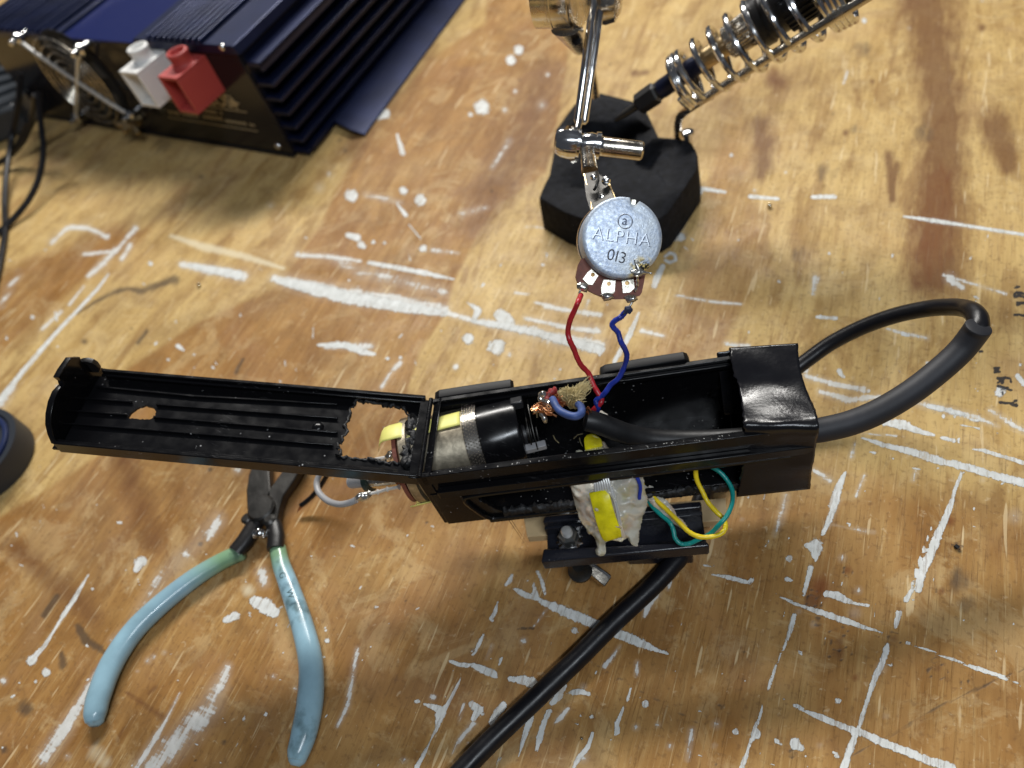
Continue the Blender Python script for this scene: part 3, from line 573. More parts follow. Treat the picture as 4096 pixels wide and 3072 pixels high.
# ================================================================== power supply
def power_supply():
    O = W('V', 640, 337); A_ = W('V', 95, 250)-O; wd = np.linalg.norm(A_); ex = A_/wd      # along the front, to the left
    ey = unit([.03, 1, 0]); hp = 7.5
    nf = unit(np.cross(ex, Z)); nf = nf if nf[1] < 0 else -nf                             # outward from the front
    def Fp(a, b, off=0): return WP('A', a, b, O+nf*off, nf)
    root = thing('power_supply', 'navy blue finned metal power supply with fan grille and white and red terminals', 'power supply', O+ex*wd/2+ey*10)
    L = 30
    def P(x, y, z): return O+ex*x+ey*y+Z*z                                                # x left, y back, z up
    # body block (set back behind the panel)
    b = MB(); b.hexa([P(.0,.25,.25), P(wd,.25,.25), P(wd,L,.25), P(.0,L,.25), P(.35,.25,hp-.55), P(wd,.25,hp-.55), P(wd,L,hp-.55), P(.35,L,hp-.55)])
    b.build('body', NAVYD, root, bevel=.1)
    # front panel
    fp = MB(); fp.hexa([P(-.05,-.12,.15), P(wd,-.12,.15), P(wd,.24,.15), P(-.05,.24,.15), P(.25,-.12,hp-.25), P(wd,-.12,hp-.5), P(wd,.24,hp-.5), P(.25,.24,hp-.25)])
    panel = fp.build('front_panel', PANEL, root, bevel=.08)
    # top lid: right ribbed strip, recessed label, left ribbed strip
    def tx(a, b): q = Fp(a, b)-O; return q@ex
    x_r0, x_r1 = tx(1500, 290), tx(1060, 240); x_b0, x_b1 = tx(890, 150), tx(330, 110)
    t = MB(); t.hexa([P(-.05,-.2,hp-.55), P(x_b0,-.2,hp-.55), P(x_b0,L,hp-.55), P(-.05,L,hp-.55), P(.1,-.2,hp), P(x_b0-.25,-.2,hp), P(x_b0-.25,L,hp), P(.1,L,hp)])
    k = 10
    for i in range(k):
        x = x_r0+(x_r1-x_r0)*(i+.5)/k; t.tube([P(x, -.22, hp+.13), P(x, L, hp+.13)], .15, 8)
    t.build('top_cover', NAVY, root, bevel=.15, seg=3)
    t = MB(); t.box(P((x_b0+x_b1)/2, L/2-.1, hp-.42), ex*(x_b1-x_b0-.02)/2, ey*(L/2), Z*.12); t.build('top_label', BLUEL, root, bevel=.03)
    t = MB(); t.hexa([P(x_b1,-.2,hp-.55), P(wd+.2,-.2,hp-.55), P(wd+.2,L,hp-.55), P(x_b1,L,hp-.55), P(x_b1+.1,-.2,hp-.1), P(wd+.2,-.2,hp-.1), P(wd+.2,L,hp-.1), P(x_b1+.1,L,hp-.1)])
    k = 14
    for i in range(k):
        x = x_b1+.6+(wd-x_b1-.6)*(i+.5)/k; t.tube([P(x, -.22, hp+.02), P(x, L, hp+.02)], .14, 8)
    t.build('side_cover', NAVY, root, bevel=.1)
    # heat-sink fins down the right side
    zf = [.35, 1.2, 2.15, 3.1, 4.05, 5.0]
    for i, z in enumerate(zf):
        f = MB(); f.box(P(-.62, L/2+.05, z), ex*.66, ey*L/2, Z*.13); f.build('fin', NAVYD, root, bevel=.05)
    f = MB(); f.box(P(-.5, L/2+.05, 6.25), ex*.55, ey*L/2, Z*.16); f.box(P(-.95, L/2+.05, 6.12), ex*.1, ey*L/2, Z*.28); f.build('fin', NAVY, root, bevel=.05)
    # mounting flange
    g = [W('B', 970, 885, .55), W('B', 1110, 955, .5), W('B', 1215, 992, .15), W('B', 1290, 885, .15), W('B', 1950, -5, .15), W('B', 2300, -480, .15), W('B', 1950, -480, .6), W('B', 1560, 150, .6)]
    lo = [q-Z*.12 for q in g]; f = MB(); f.loft([lo, g]); f.build('mounting_flange', NAVY, root, bevel=.03)
    f = MB(); q0, q1 = W('B', 970, 885, .55), W('B', 1560, 150, .6); d = unit(q1-q0); f.box((q0+q1)/2-ex*-.6-Z*.1+d*6, d*15, np.cross(d, Z)*.8, Z*.12); f.build('flange_web', NAVYD, root)
    # panel screws
    for (a, b_) in ((1640, 350), (2050, 1078)):
        s_ = MB(); s_.lathe(Fp(a, b_, .12), nf, [(-.1,.22),(.02,.24),(.12,.18),(.16,.05)], 16); s_.build('screw', CHROME, root)
    # fan guard over a flat disc, its black painting the dark of the recess
    cc = Fp(585, 600, .1); TL, TR, BR, BL = Fp(130, 290, .9), Fp(590, 370, .9), Fp(960, 850, .9), Fp(565, 870, .9)
    cen = (TL+TR+BR+BL)/4; rad = np.linalg.norm(TL-BR)/2*.74
    h = MB(); h.lathe(cen-nf*.72, nf, [(0, rad*1.04), (.03, rad*1.04), (.04, rad*.98), (.02, .3)], 48); rec = h.build('fan_recess_disc', mat('fan_recess_dark', (.004, .004, .005), .8), root)
    h = MB()
    for i in range(7):
        a = i*2*math.pi/7; u = math.cos(a)*ex+math.sin(a)*Z; v = -math.sin(a)*ex+math.cos(a)*Z
        h.hexa([cen-nf*.64+u*.8-v*.3, cen-nf*.64+u*rad*.9-v*.1, cen-nf*.6+u*rad*.9+v*1.2, cen-nf*.6+u*.8+v*.5, cen-nf*.62+u*.8-v*.3, cen-nf*.62+u*rad*.9-v*.1, cen-nf*.58+u*rad*.9+v*1.2, cen-nf*.58+u*.8+v*.5])
    h.build('fan_blades', GREYC, rec)
    g = thing_part('fan_guard', root)
    for i in range(5):
        r_ = rad*(.32+.165*i); c = [cen+nf*.0+r_*(math.cos(a)*ex+math.sin(a)*Z) for a in np.linspace(0, 2*math.pi, 48, endpoint=False)]
        MB().tube(c, .06, 8, closed=True).build('ring', NICKEL, g)
    for a, b_ in ((TL, BR), (TR, BL)):
        m_ = (a+b_)/2; MB().tube([a-nf*.0, a+(b_-a)*.16+nf*.12, m_+nf*.16, b_+(a-b_)*.16+nf*.12, b_], .13, 10).build('strut', SATIN, g)
    for q in (TL, TR, BR, BL):
        MB().lathe(q-nf*.9, nf, [(0,.22),(.55,.22),(.6,.34),(.72,.42),(.95,.42),(1.05,.3),(1.12,.2),(1.5,.2),(1.56,.12)], 14).build('standoff', CHROME, g)
    # brass wing terminal at the bottom
    q = Fp(1030, 870, .2); wt = MB(); wt.lathe(q, nf, [(0,.35),(.4,.35),(.45,.25),(1.6,.25),(1.7,.12)], 16)
    wt.build('ground_post', BRASS, root)
    for s_ in (-1, 1):
        w_ = MB(); w_.tube([q+nf*.9+ex*s_*.2, q+nf*1.1+ex*s_*.7+Z*.15*s_, q+nf*1.3+ex*s_*1.0+Z*.3*s_], [.2,.3,.16], 10); w_.build('wing', BRASS, root)
    # push-on terminal covers: open-front cubes with a hollow stud on top
    def cover(a, b_, m_, nm, lab):
        y = 2.6; q = Fp(a, b_, y); o = thing_part(nm, root); o['label'] = lab
        wx, hz = 1.75, 2.35; c = lambda i, j, k: q+ex*i-nf*j-Z*k            # i left, j back, k down from the front top right edge
        w_ = .2; mb = MB()
        for (i0, i1, k0, k1) in ((0, wx, 0, w_), (0, wx, hz-w_, hz), (0, w_, w_, hz-w_), (wx-w_, wx, w_, hz-w_)):
            mb.hexa([c(i0,0,k1), c(i1,0,k1), c(i1,y,k1), c(i0,y,k1), c(i0,0,k0), c(i1,0,k0), c(i1,y,k0), c(i0,y,k0)])
        mb.build('block', m_, o, bevel=.035)
        mb = MB(); mb.hexa([c(w_,1.1,hz-w_), c(wx-w_,1.1,hz-w_), c(wx-w_,1.3,hz-w_), c(w_,1.3,hz-w_), c(w_,1.1,w_), c(wx-w_,1.1,w_), c(wx-w_,1.3,w_), c(w_,1.3,w_)]); mb.build('inner_wall', m_, o)
        mb = MB(); s0 = c(wx*.52, y*.58, 0); mb.lathe(s0, Z, [(-.02,.78),(.04,.66),(.12,.62),(.5,.62),(.56,.66),(.72,.66),(.76,.62),(.76,.50),(.70,.46),(.35,.44)], 32); mb.build('stud', m_, o, smooth=50)
    cover(1005, 540, WHITEP, 'terminal_cover', 'white open-fronted terminal cover'); cover(1300, 580, REDP, 'terminal_cover', 'red open-fronted terminal cover')
    # lettering
    xr = -ex
    text('lettering', '. . COS', 1.25, Fp(1560, 735, .14), xr, nf, GOLDT, panel, .01, weight=.02)
    st_ = MB(); c0 = Fp(1725, 758, .15); pts = [c0+(.55 if i % 2 == 0 else .2)*(math.cos(i*math.pi/4)*xr+math.sin(i*math.pi/4)*Z) for i in range(8)]; st_.loft([pts, [q+nf*.02 for q in pts]]); st_.build('star', GOLDT, panel, 0)
    for (a, b_, c2, d2) in ((1230, 740, 1820, 828), (1240, 865, 1900, 968)):
        q0, q1 = Fp(a, b_, .14), Fp(c2, d2, .14); bb = MB(); bb.box((q0+q1)/2, (q1-q0)/2, Z*.035, nf*.01); bb.build('rule_line', GOLDT, panel, 0)
    for (a, b_, c2, d2, s_) in ((1410, 805, 1640, 835, .3), (1240, 825, 1660, 880, .42), (1660, 890, 1880, 925, .34)):
        q0, q1 = Fp(a, b_, .14), Fp(c2, d2, .14); n_ = int(np.linalg.norm(q1-q0)/.24); bb = MB()
        for i in range(n_):
            if RNG.uniform() < .12: continue
            q = q0+(q1-q0)*(i+.5)/n_; bb.box(q, (q1-q0)/n_*.3, Z*s_*RNG.uniform(.25, .42), nf*.008)
        bb.build('small_print', GOLDT, panel, 0)
    # dark rubber lip under the front edge
    bb = MB(); bb.box(P(wd/2, -.02, .08), ex*wd/2, ey*.22, Z*.07); bb.build('lower_trim', RUBBER, root)
def thing_part(name, parent):
    o = bpy.data.objects.new(name, None); COL.objects.link(o); o.parent = parent; o['_o'] = parent['_o']; o.empty_display_size = .01; return o
power_supply()

# ridged grey case and its leads at the left edge of the bench
def grey_case():
    q = [W('A', -300, 320, 2.2), W('A', 20, 345, 2.2), W('A', 205, 600, 2.2), W('A', 90, 780, 2.2), W('A', -330, 960, 2.2)]
    root = thing('ridged_case', 'dark grey ridged metal case beside the blue power supply', 'case', np.mean(q, 0)*[1, 1, 0])
    b = MB(); b.loft([[p*[1, 1, 0]+[0, 0, .05] for p in q], q]); b.build('body', GREYC, root, bevel=.25)
    for i in range(6):
        a, c = W('A', -240+i*30, 420+i*80, 2.3), W('A', 60+i*20, 390+i*62, 2.3)
        MB().tube([a, c], .22, 8).build('ridge', GREYC, root)
grey_case()
def lead(label, pts, r=.2):
    o = MB().tube(path('A', pts, 12), r, 10).build('lead', CORD); tag(o, label, 'cable', 'thin black leads hanging at the left edge')
lead('black lead falling straight down the left edge, nearest the frame edge', [(150,540,5.5),(135,750,4),(90,1000,2),(50,1250,1),(35,1500,.4),(40,1700,.2),(0,1950,.2),(-60,2200,.2)])
lead('black lead looping round to the right, the outermost loop at the left edge', [(285,680,5),(300,900,3.5),(320,1100,2.2),(290,1300,1.3),(220,1460,.8),(120,1590,.4),(30,1680,.25),(-80,1750,.22)])
lead('black lead crossing behind the two front leads at the left edge', [(255,700,5),(235,850,3.4),(190,1010,2),(110,1120,1),(0,1200,.6),(-120,1260,.4)], .18)
lead('black lead lying flat behind the others beside the grey case', [(200,900,3),(120,1080,1.4),(20,1180,.7),(-100,1240,.35)], .16)

# dark blue ring (roll) cut by the left edge
def ring_roll():
    c = W('M', -250, 1665, 1.5); ax = unit([.06, -.03, 1.0]); root = thing('round_cap', 'dark blue and grey round cap standing on the bench at the left edge', 'cap', c*[1, 1, 0])
    MB().lathe(c, ax, [(-1.45, 2.25), (-1.3, 2.4), (-.15, 2.45), (0, 2.42), (0, 2.15), (-.1, 2.05)], 56).build('band', GREYR, root)
    MB().lathe(c-ax*.1, ax, [(-.3, 2.03), (.14, 2.03), (.2, 1.98), (.2, 1.85), (-.2, 1.7), (-.35, 1.2), (-.38, .1)], 56).build('rim', BLUER, root)
ring_roll()

# ================================================================== helping-hand stand
def stand():
    O = W('C', 700, 1330, 0)
    root = thing('helping_hand_stand', 'black cast-iron helping-hand stand with chrome arms and clip', 'tool stand', O)
    zt = 2.1
    top = [(232,1165,1.9),(258,1100,2.0),(292,1035,2.1),(318,900,2.2),(330,770,2.3),(385,690,2.5),(440,615,2.7),(595,550,2.8),(780,597,2.7),(860,650,2.5),(935,810,2.3),(1040,818,2.2),(1125,835,2.1),(1160,900,2.0),(1160,1000,1.9),(1070,1135,1.9),(985,1260,1.9),(930,1295,1.9),(520,1300,1.9),(380,1250,1.9)]
    T = [W('C', a, b, z) for a, b, z in top]; cen = np.mean(T, 0)*[1, 1, 0]
    # foot outline is dropped straight down and spread a little (casting draft)
    base = [np.array([p[0], p[1], 0])+(unit((p-cen)*[1, 1, 0])*.16) for p in T]
    mid = [np.array([p[0], p[1], p[2]-.25])+(unit((p-cen)*[1, 1, 0])*.05) for p in T]
    i1 = [p-(unit((p-cen)*[1, 1, 0])*.28)+Z*.05 for p in T]
    i2 = [cen+(p-cen)*[.62, .62, 1]-Z*.25 for p in T]
    i3 = [np.array([*(cen+(p-cen)*.42)[:2], 1.15+.4*max(0, (p[1]-cen[1])/4)]) for p in T]
    m_ = MB(); m_.loft([base, mid, T, i1, i2, i3]); m_.build('base', CAST, root, smooth=60, bevel=.07, seg=2)
    # raised rear boss (catches the light along its front ridge)
    r1 = [(430,640,2.75),(600,575,2.9),(770,610,2.8),(850,665,2.6),(900,760,2.45),(600,800,2.0),(400,760,2.4)]
    R1 = [W('C', *k) for k in r1]; c1 = np.mean(R1, 0)
    m_ = MB(); m_.loft([[p-Z*1.2 for p in R1], R1, [c1+(p-c1)*.72+Z*.32 for p in R1]]); m_.build('rear_boss', CAST, root, smooth=60, bevel=.12)
    f1 = [(600,1040,1.75),(800,985,1.85),(930,1000,1.85),(1000,1090,1.8),(960,1220,1.75),(700,1245,1.7),(600,1180,1.7)]
    R1 = [W('C', *k) for k in f1]; m_ = MB(); m_.loft([[p-Z*.9 for p in R1], R1]); m_.build('front_pad', CAST, root, smooth=60, bevel=.2, seg=3)
    # rear post carrying the arms
    MB().tube(pathd('P', [(790,800,34.2),(770,640,33.2),(735,480,31.6),(700,420,30.6)]), .19, 16).build('post', NICKEL, root)
    # twin-rod arm
    a0, a1 = WD('P', 645, 1000, 26.2), WD('P', 775, 30, 26.6); b0, b1 = WD('P', 700, 1005, 26.4), WD('P', 838, 30, 26.8)
    d = unit(a1-a0)
    for n0, n1 in ((a0, a1), (b0, b1)):
        MB().tube([n0-d*.1, n0, n1, n1+d*1.2], [.08, .145, .155, .155], 20).build('arm_rod', CHROME, root)
    MB().tube([WD('P', 640, 1090, 25.9), WD('P', 660, 1000, 26.1)], [.12, .13], 14).build('arm_tip', CHROME, root)
    # magnifier clamp drum at the top of the arm
    c0, c1 = WD('P', 415, 20, 24.6), WD('P', 690, -10, 24.6); ax = unit(c1-c0)
    c0 = WD('P', 300, -135, 24.9); ax = unit(RC@np.array([1, -.10, .22]))
    q = thing_part('clamp_drum', root)
    MB().lathe(c0, ax, [(0,1.30),(.04,1.40),(.55,1.40),(.58,1.43),(.66,1.43),(.69,1.40),(1.22,1.40),(1.28,1.36),(1.28,1.2),(1.1,.4)], 56).build('band', NICKEL, q)
    MB().lathe(c0+ax*1.34, unit(RC@np.array([1, -.16, .40])), [(-.1,1.0),(.12,1.05),(.14,1.38),(.22,1.36),(.24,1.2),(.2,.5)], 56).build('washer', NICKEL, q)
    MB().tube([WD('P', 550, 230, 25.6), WD('P', 600, 300, 27.2), WD('P', 650, 400, 29), WD('P', 655, 440, 30)], [.55,.5,.3,.18], 18, flat=.5).build('arm_bracket', NICKEL, root)
    MB().lathe(WD('P', 632, 335, 26.6), CAM-WD('P', 632, 335, 26.6), [(-.1,.17),(.12,.17),(.14,.1)], 16).build('rivet', DKPL, root)
    MB().lathe(WD('P', 800, -10, 27.2), unit(RC@np.array([1, -.1, .2])), [(-.4,.6),(0,.85),(.4,.9),(.75,.8),(.95,.45)], 24).build('thumb_nut', NICKEL, root)
    # swivel joint holding the clip
    A0, A1 = WD('P', 450, 1165, 25.2), WD('P', 1020, 1235, 25.2); ax = unit(A1-A0); Lj = np.linalg.norm(A1-A0)
    def at(k): return A0+ax*Lj*k
    MB().lathe(at(0), ax, [(0,.15),(.03,.34),(.1,.44),(.3,.52),(.55,.55),(.78,.53),(.86,.4)], 28, wob=lambda u, h: 1+.05*math.cos(u*2*math.pi*9)).build('joint_knob', CHROME, root, smooth=50)
    MB().lathe(at(.27), ax, [(0,.34),(.04,.50),(.24,.50),(.29,.34)], 28).build('joint_disc', CHROME, root)
    MB().lathe(at(.36), ax, [(0,.22),(.1,.36),(.4,.42),(.8,.34),(1.0,.28)], 24).build('joint_ball', CHROME, root)
    MB().lathe(at(.58), ax, [(0,.3),(.04,.46),(.2,.46),(.26,.3)], 28).build('joint_disc', CHROME, root)
    MB().lathe(at(.66), ax, [(0,.30),(.1,.33),(1.45,.33),(1.52,.28),(1.5,.1)], 28).build('wing_screw', NICKEL, root)
    pp = [WD('P', a, b, z) for a, b, z in ((520,1250,25.4),(600,1355,25.4),(645,1345,25.4),(665,1265,25.3),(600,1200,25.3))]
    nn = unit(CAM-pp[0]); MB().loft([pp, [p-nn*.12 for p in pp]]).build('joint_plate', NICKEL, root)
    # crocodile clip: crimped barrel, then channel jaws gripping the potentiometer
    B = [WD('P', a, b, z) for a, b, z in ((725,1250,24.6),(735,1330,23.9),(745,1420,23.2))]
    MB().tube(spline(B, 6), [.24]*5+[.26]*4+[.27]*4, 16, flat=.75).build('clip_barrel', NICKEL, root)
    def pl(r, pts): return [WD(r, a, b, z) for a, b, z in pts]
    jaw = pl('P', [(690,1440,22.9),(790,1420,22.9),(880,1480,22.5),(960,1660,21.9),(1010,1800,21.6),(780,1860,21.6),(715,1640,22.0)])
    nn = unit(CAM-jaw[0]); MB().loft([jaw, [p-nn*.10 for p in jaw]]).build('clip_jaw', STEEL, root, bevel=.02)
    for (u0, u1, sgn) in ((0, 6, 1), (2, 4, -1)):
        e = jaw[u0], jaw[5] if u0 == 0 else jaw[4]
        s0 = MB(); s0.hexa([e[0]-nn*.4, e[1]-nn*.4, e[1]-nn*.4+unit(e[1]-e[0])*.01, e[0]-nn*.4+.03*unit(np.cross(nn, e[1]-e[0])), e[0]+nn*.02, e[1]+nn*.02, e[1]+nn*.02+unit(np.cross(nn, e[1]-e[0]))*.05, e[0]+nn*.02+unit(np.cross(nn, e[1]-e[0]))*.05]); s0.build('jaw_flange', BRASS, root)
    for (a, b, r_) in ((880, 1500, .14), (845, 1640, .12), (775, 1470, .1)):
        c = WD('P', a, b, 22.2); MB().lathe(c, nn, [(-.1, r_*.9), (0, r_), (r_*.6, r_*.6), (r_*.75, .02)], 16).build('rivet', CHROME, root)
    MB().tube(pathd('P', [(800,1425,22.6),(815,1480,22.2),(800,1540,22.1),(780,1575,22.2)]), .045, 8).build('clip_spring', STEEL, root)
    # iron holder: bent rod and conical spring
    rod = pathd('C', [(1062,850,35.6),(1050,790,35.2),(1052,715,33.6),(1080,668,32.4),(1180,600,31.0),(1320,508,30.2),(1640,305,28.4),(1980,98,26.6),(2300,-100,25.0)], 8)
    MB().tube(rod, .19, 14).build('holder_rod', NICKEL, root)
    MB().lathe(WD('C', 1110, 850, 35.2), Z, [(-.4,.2),(.5,.2),(.56,.3),(.7,.3),(.76,.15)], 16).build('clamp_screw', CHROME, root)
    P0, P1 = WD('C', 1065, 490, 31.4), WD('C', 1890, -35, 27.6); ax = unit(P1-P0); LL = np.linalg.norm(P1-P0)*1.12
    u = unit(np.cross(ax, Z)); v = np.cross(ax, u); pts = []
    turns = [(0, 0.0), (2.6, .06), (10.0, .90), (13.5, 1.0)]
    for i in range(int(13.5*40)):
        tt = i/40; k = np.interp(tt, [t_[0] for t_ in turns], [t_[1] for t_ in turns]); r_ = 1.14+.40*k
        pts.append(P0+ax*LL*k+r_*(math.cos(tt*2*math.pi)*u+math.sin(tt*2*math.pi)*v))
    MB().tube(pts, .135, 10).build('spring', CHROME, root)
stand()

def iron():
    Q0, Q1 = WD('C', 680, 712, 33.4), WD('C', 1420, 205, 29.6); ax = unit(Q1-Q0); L = np.linalg.norm(Q1-Q0)
    root = thing('soldering_iron', 'black-handled soldering iron resting in the spring holder', 'soldering iron', (Q0+Q1)/2*[1, 1, 0])
    MB().lathe(Q0, ax, [(0,.06),(.1,.1),(.5,.16),(1.6,.2),(2.1,.22)], 20).build('tip', STEEL, root)
    MB().lathe(Q0+ax*L*.19, ax, [(0,.3),(.1,.48),(1.0,.5),(1.1,.40),(1.9,.40)], 6).build('tip_nut', DKPL, root)
    MB().lathe(Q0+ax*L*.38, ax, [(0,.38),(.1,.42),(L*.34,.42)], 24).build('barrel', NAVYD, root)
    MB().lathe(Q0+ax*L*.70, ax, [(0,.42),(.02,.44),(L*.22,.44)], 24).build('sleeve', BRASS, root)
    MB().lathe(Q0+ax*L*.90, ax, [(0,.55),(.08,.66),(1.25,.70),(1.35,.5),(1.7,.5)], 60, wob=lambda u, h: 1+.025*(1 if int(u*60) % 2 else -1)).build('knurled_collar', NICKEL, root, smooth=15)
    MB().lathe(Q0+ax*L*1.09, ax, [(0,.7),(.1,1.02),(.5,1.05),(.6,.95),(1.1,.95),(1.3,1.0),(8,1.05)], 48).build('handle', DKPL, root)
    h = MB()
    for k in range(26):
        a = 2*math.pi*k/26; u = unit(np.cross(ax, Z)); v = np.cross(ax, u); r_ = math.cos(a)*u+math.sin(a)*v
        h.box(Q0+ax*(L*1.09+1.75)+r_*1.03, ax*.55, np.cross(ax, r_)*.05, r_*.07)
    h.build('grip_ribs', DKPL, root)
iron()

# ================================================================== potentiometer held in the clip
def potentiometer():
    c0 = WD('D', 1080, 688, 20.8); rv_ = unit(CAM-c0)
    n = unit(rv_+RC@np.array([.20, .16, 0]))
    up = RC@np.array([math.sin(math.radians(7)), math.cos(math.radians(7)), 0]); up = unit(up-(up@n)*n); right = np.cross(up, n)
    def D(a, b, off=0.): return WP('D', a, b, c0+n*off, n)
    R_ = .5*np.linalg.norm(D(632, 690)-D(1528, 690))
    root = thing('potentiometer', 'round zinc-cased potentiometer held in the clip above the bench', 'potentiometer', c0*[1, 1, 0])
    zn = zinc((D(1290, 1060)-c0*[1, 1, 0])); th = .80
    # case with the notch cut in the rim
    prof = []; 
    can = MB(); seg = 96; loops = []
    for (h, r_) in ((-th, R_), (-.12, R_), (-.05, R_-.02), (-.015, R_-.06), (0, R_-.13)):
        L = []
        for k in range(seg):
            a = 2*math.pi*k/seg+math.pi/2; e = r_
            dx = math.atan2(math.sin(a-math.radians(79)), math.cos(a-math.radians(79)))
            if abs(dx) < .085: e = r_-.17
            L.append(c0+n*h+e*(math.cos(a)*right+math.sin(a)*up))
        loops.append(L)
    can.loft(loops); case = can.build('case', zn, root, smooth=30)
    MB().box(c0+n*-.14+(R_-.1)*(math.cos(math.radians(79))*right+math.sin(math.radians(79))*up), right*.06, up*.07, n*.05).build('locating_tab', TABM, root)
    MB().lathe(c0-n*(th+.08), n, [(0,R_+.02),(.08,R_+.05),(.16,R_+.03),(.2,R_-.05)], 64).build('mounting_plate', NICKEL, root)
    MB().lathe(c0-n*(th+1.0), n, [(0,.35),(.9,.45)], 32).build('bushing', NICKEL, root)
    # stamped lettering: dark and light copies paint the relief's shade and highlight
    for off, m_, dx in ((.004, STSHADE, .012), (.008, STLIT, -.010)):
        k = right*dx-up*dx*.6
        text('stamping', 'ALPHA', .52, D(1070, 690, off)+k, right, n, m_, case, .003, weight=-.010 if m_ is STLIT else -.002, space=1.12)
        (text('stamping', 'a', .40, D(1106, 505, off), right, n, m_, case, .003, weight=.002) if m_ is STSHADE else None)
        ci = [D(1108, 512, off)+k+.205*(math.cos(a)*right+math.sin(a)*up) for a in np.linspace(0, 6.283, 40, endpoint=False)]
        MB().tube(ci, .010, 6, closed=True).build('stamped_ring', m_, case)
    text('stamping', '0I3', .47, D(1015, 905, .006), unit(right-.12*up), n, INK, case, .002, weight=-.002, space=1.0)
    # phenolic wafer with three tabs
    wf = -.42; nw = n
    out = [D(a, b, wf) for a, b in ((625,925),(590,990),(563,1125),(580,1185),(640,1240),(700,1280),(770,1315),(830,1340),(900,1362),(1000,1372),(1120,1370),(1200,1355),(1270,1335),(1292,1300),(1312,1210),(1332,1100),(1345,950),(1000,880))]
    def hole(a, b, r_, off): c = D(a, b, off); return [c+r_*(math.cos(t)*right+math.sin(t)*up) for t in np.linspace(0, 6.283, 16, endpoint=False)]
    hs = [(750,1103),(928,1203),(1130,1195)]
    plate('wafer', out, [hole(a, b, .075, wf) for a, b in hs], .14, PCB, root, n=nw)
    tabs = [[(640,1150),(690,1080),(735,1040),(812,1112),(745,1215),(700,1210)], [(870,1158),(1000,1165),(992,1290),(960,1325),(850,1315),(842,1250)], [(1070,1165),(1200,1150),(1212,1250),(1160,1300),(1085,1305)]]
    for tb, (a, b) in zip(tabs, hs):
        o = plate('terminal_tab', [D(x, y, wf+.05) for x, y in tb], [hole(a, b, .065, wf+.05)], .04, TABM, root, n=nw)
    for k, (a, b, s_) in enumerate(((630,1240,1),(910,1352,1),(1170,1372,1))):
        o_ = [(a-60,b-30),(a-20,b-60),(a+30,b-50),(a+60,b-25),(a+75,b+10),(a+50,b+60),(a-5,b+45),(a-50,b+20)]
        if k: o_ = [(a-75,b-25),(a-10,b-50),(a+60,b-40),(a+80,b+5),(a+30,b+35),(a-40,b+40)]
        lump(o_, 'D', c0+n*(wf+.06), n, .11, .022, .02, 'solder_joint', TIN, root, seed=20+k, edge=.1)
    # earth blob: a ragged star of solder with a lead down to the right-hand tab
    lump([(1165,1065),(1230,1040),(1215,985),(1200,915),(1245,985),(1268,1020),(1300,1045),(1345,1070),(1410,1082),(1405,1098),(1350,1092),(1300,1105),(1262,1128),(1225,1128)], 'D', c0+n*.01, n, .07, .018, .015, 'earth_solder', TIN, root, seed=31, edge=.12)
    MB().tube(spline([D(1240,1110,.06), D(1245,1170,-.1), D(1240,1230,-.3), D(1215,1290,-.38)], 6), [.035+.012*math.sin(i*1.3) for i in range(19)], 8).build('earth_lead', TIN, root)
    return D, n, wf
potD, potn, wf = potentiometer()
def wire(name, label, pts, r, m_, group=None, seed=0, bump=.0):
    rr = np.random.default_rng(seed); rad = [r*(1+rr.normal(0, .05)) for _ in pts]
    root = thing(name, label, 'wire', np.asarray(pts[0])*[1, 1, 0], group); MB().tube(pts, rad, 12).build('insulation', m_, root); return root
q = potD(640, 1290, wf+.05)
rp = spline([potD(618,1330,wf+.05)]+[W('E', a, b, z) for a, b, z in ((690,20,9.0),(660,90,8.8),(620,180,8.5),(601,280,8.1),(618,360,7.9),(652,430,7.6),(682,510,7.3),(720,580,7.05),(785,650,6.7),(820,740,6.5),(865,820,6.35),(900,880,6.2),(880,925,6.1),(835,965,5.9),(815,1000,5.6))], 8)
rw = wire('red_wire', 'red wire running from the potentiometer down into the black housing', rp, .082, REDW)
MB().tube(spline([potD(640,1250,wf+.08), potD(605,1290,wf+.08), potD(600,1345,wf+.06), potD(620,1370,wf+.04)], 5), .03, 8).build('bare_end', TIN, rw)
bp_ = spline([W('E', a, b, z) for a, b, z in ((1140,82,9.0),(1110,105,8.95),(1070,150,8.8),(1015,185,8.7),(992,215,8.6),(1005,245,8.5),(1045,290,8.3),(1070,370,8.1),(1108,440,7.8),(1122,500,7.5),(1098,590,7.1),(1050,690,6.8),(980,750,6.6),(938,810,6.45),(900,850,6.3),(850,890,6.2),(868,950,6.0),(850,1005,5.6))], 8)
bw = wire('blue_wire', 'blue wire with scorched top running from the potentiometer into the housing', bp_, .08, BLUEW, seed=4)
MB().tube(spline([potD(1195,1395,wf+.05), potD(1160,1450,wf+.05), potD(1150,1480,wf+.05)], 5), .035, 8).build('bare_end', TIN, bw)
lump([(1105,60),(1150,50),(1180,85),(1150,125),(1120,115),(1085,130)], 'E', W('E', 1130, 90, 9.05), potn, .09, .025, .03, 'charred_end', mat('charred_blue', (.01, .015, .05), .5, bump=.8), bw, seed=9)

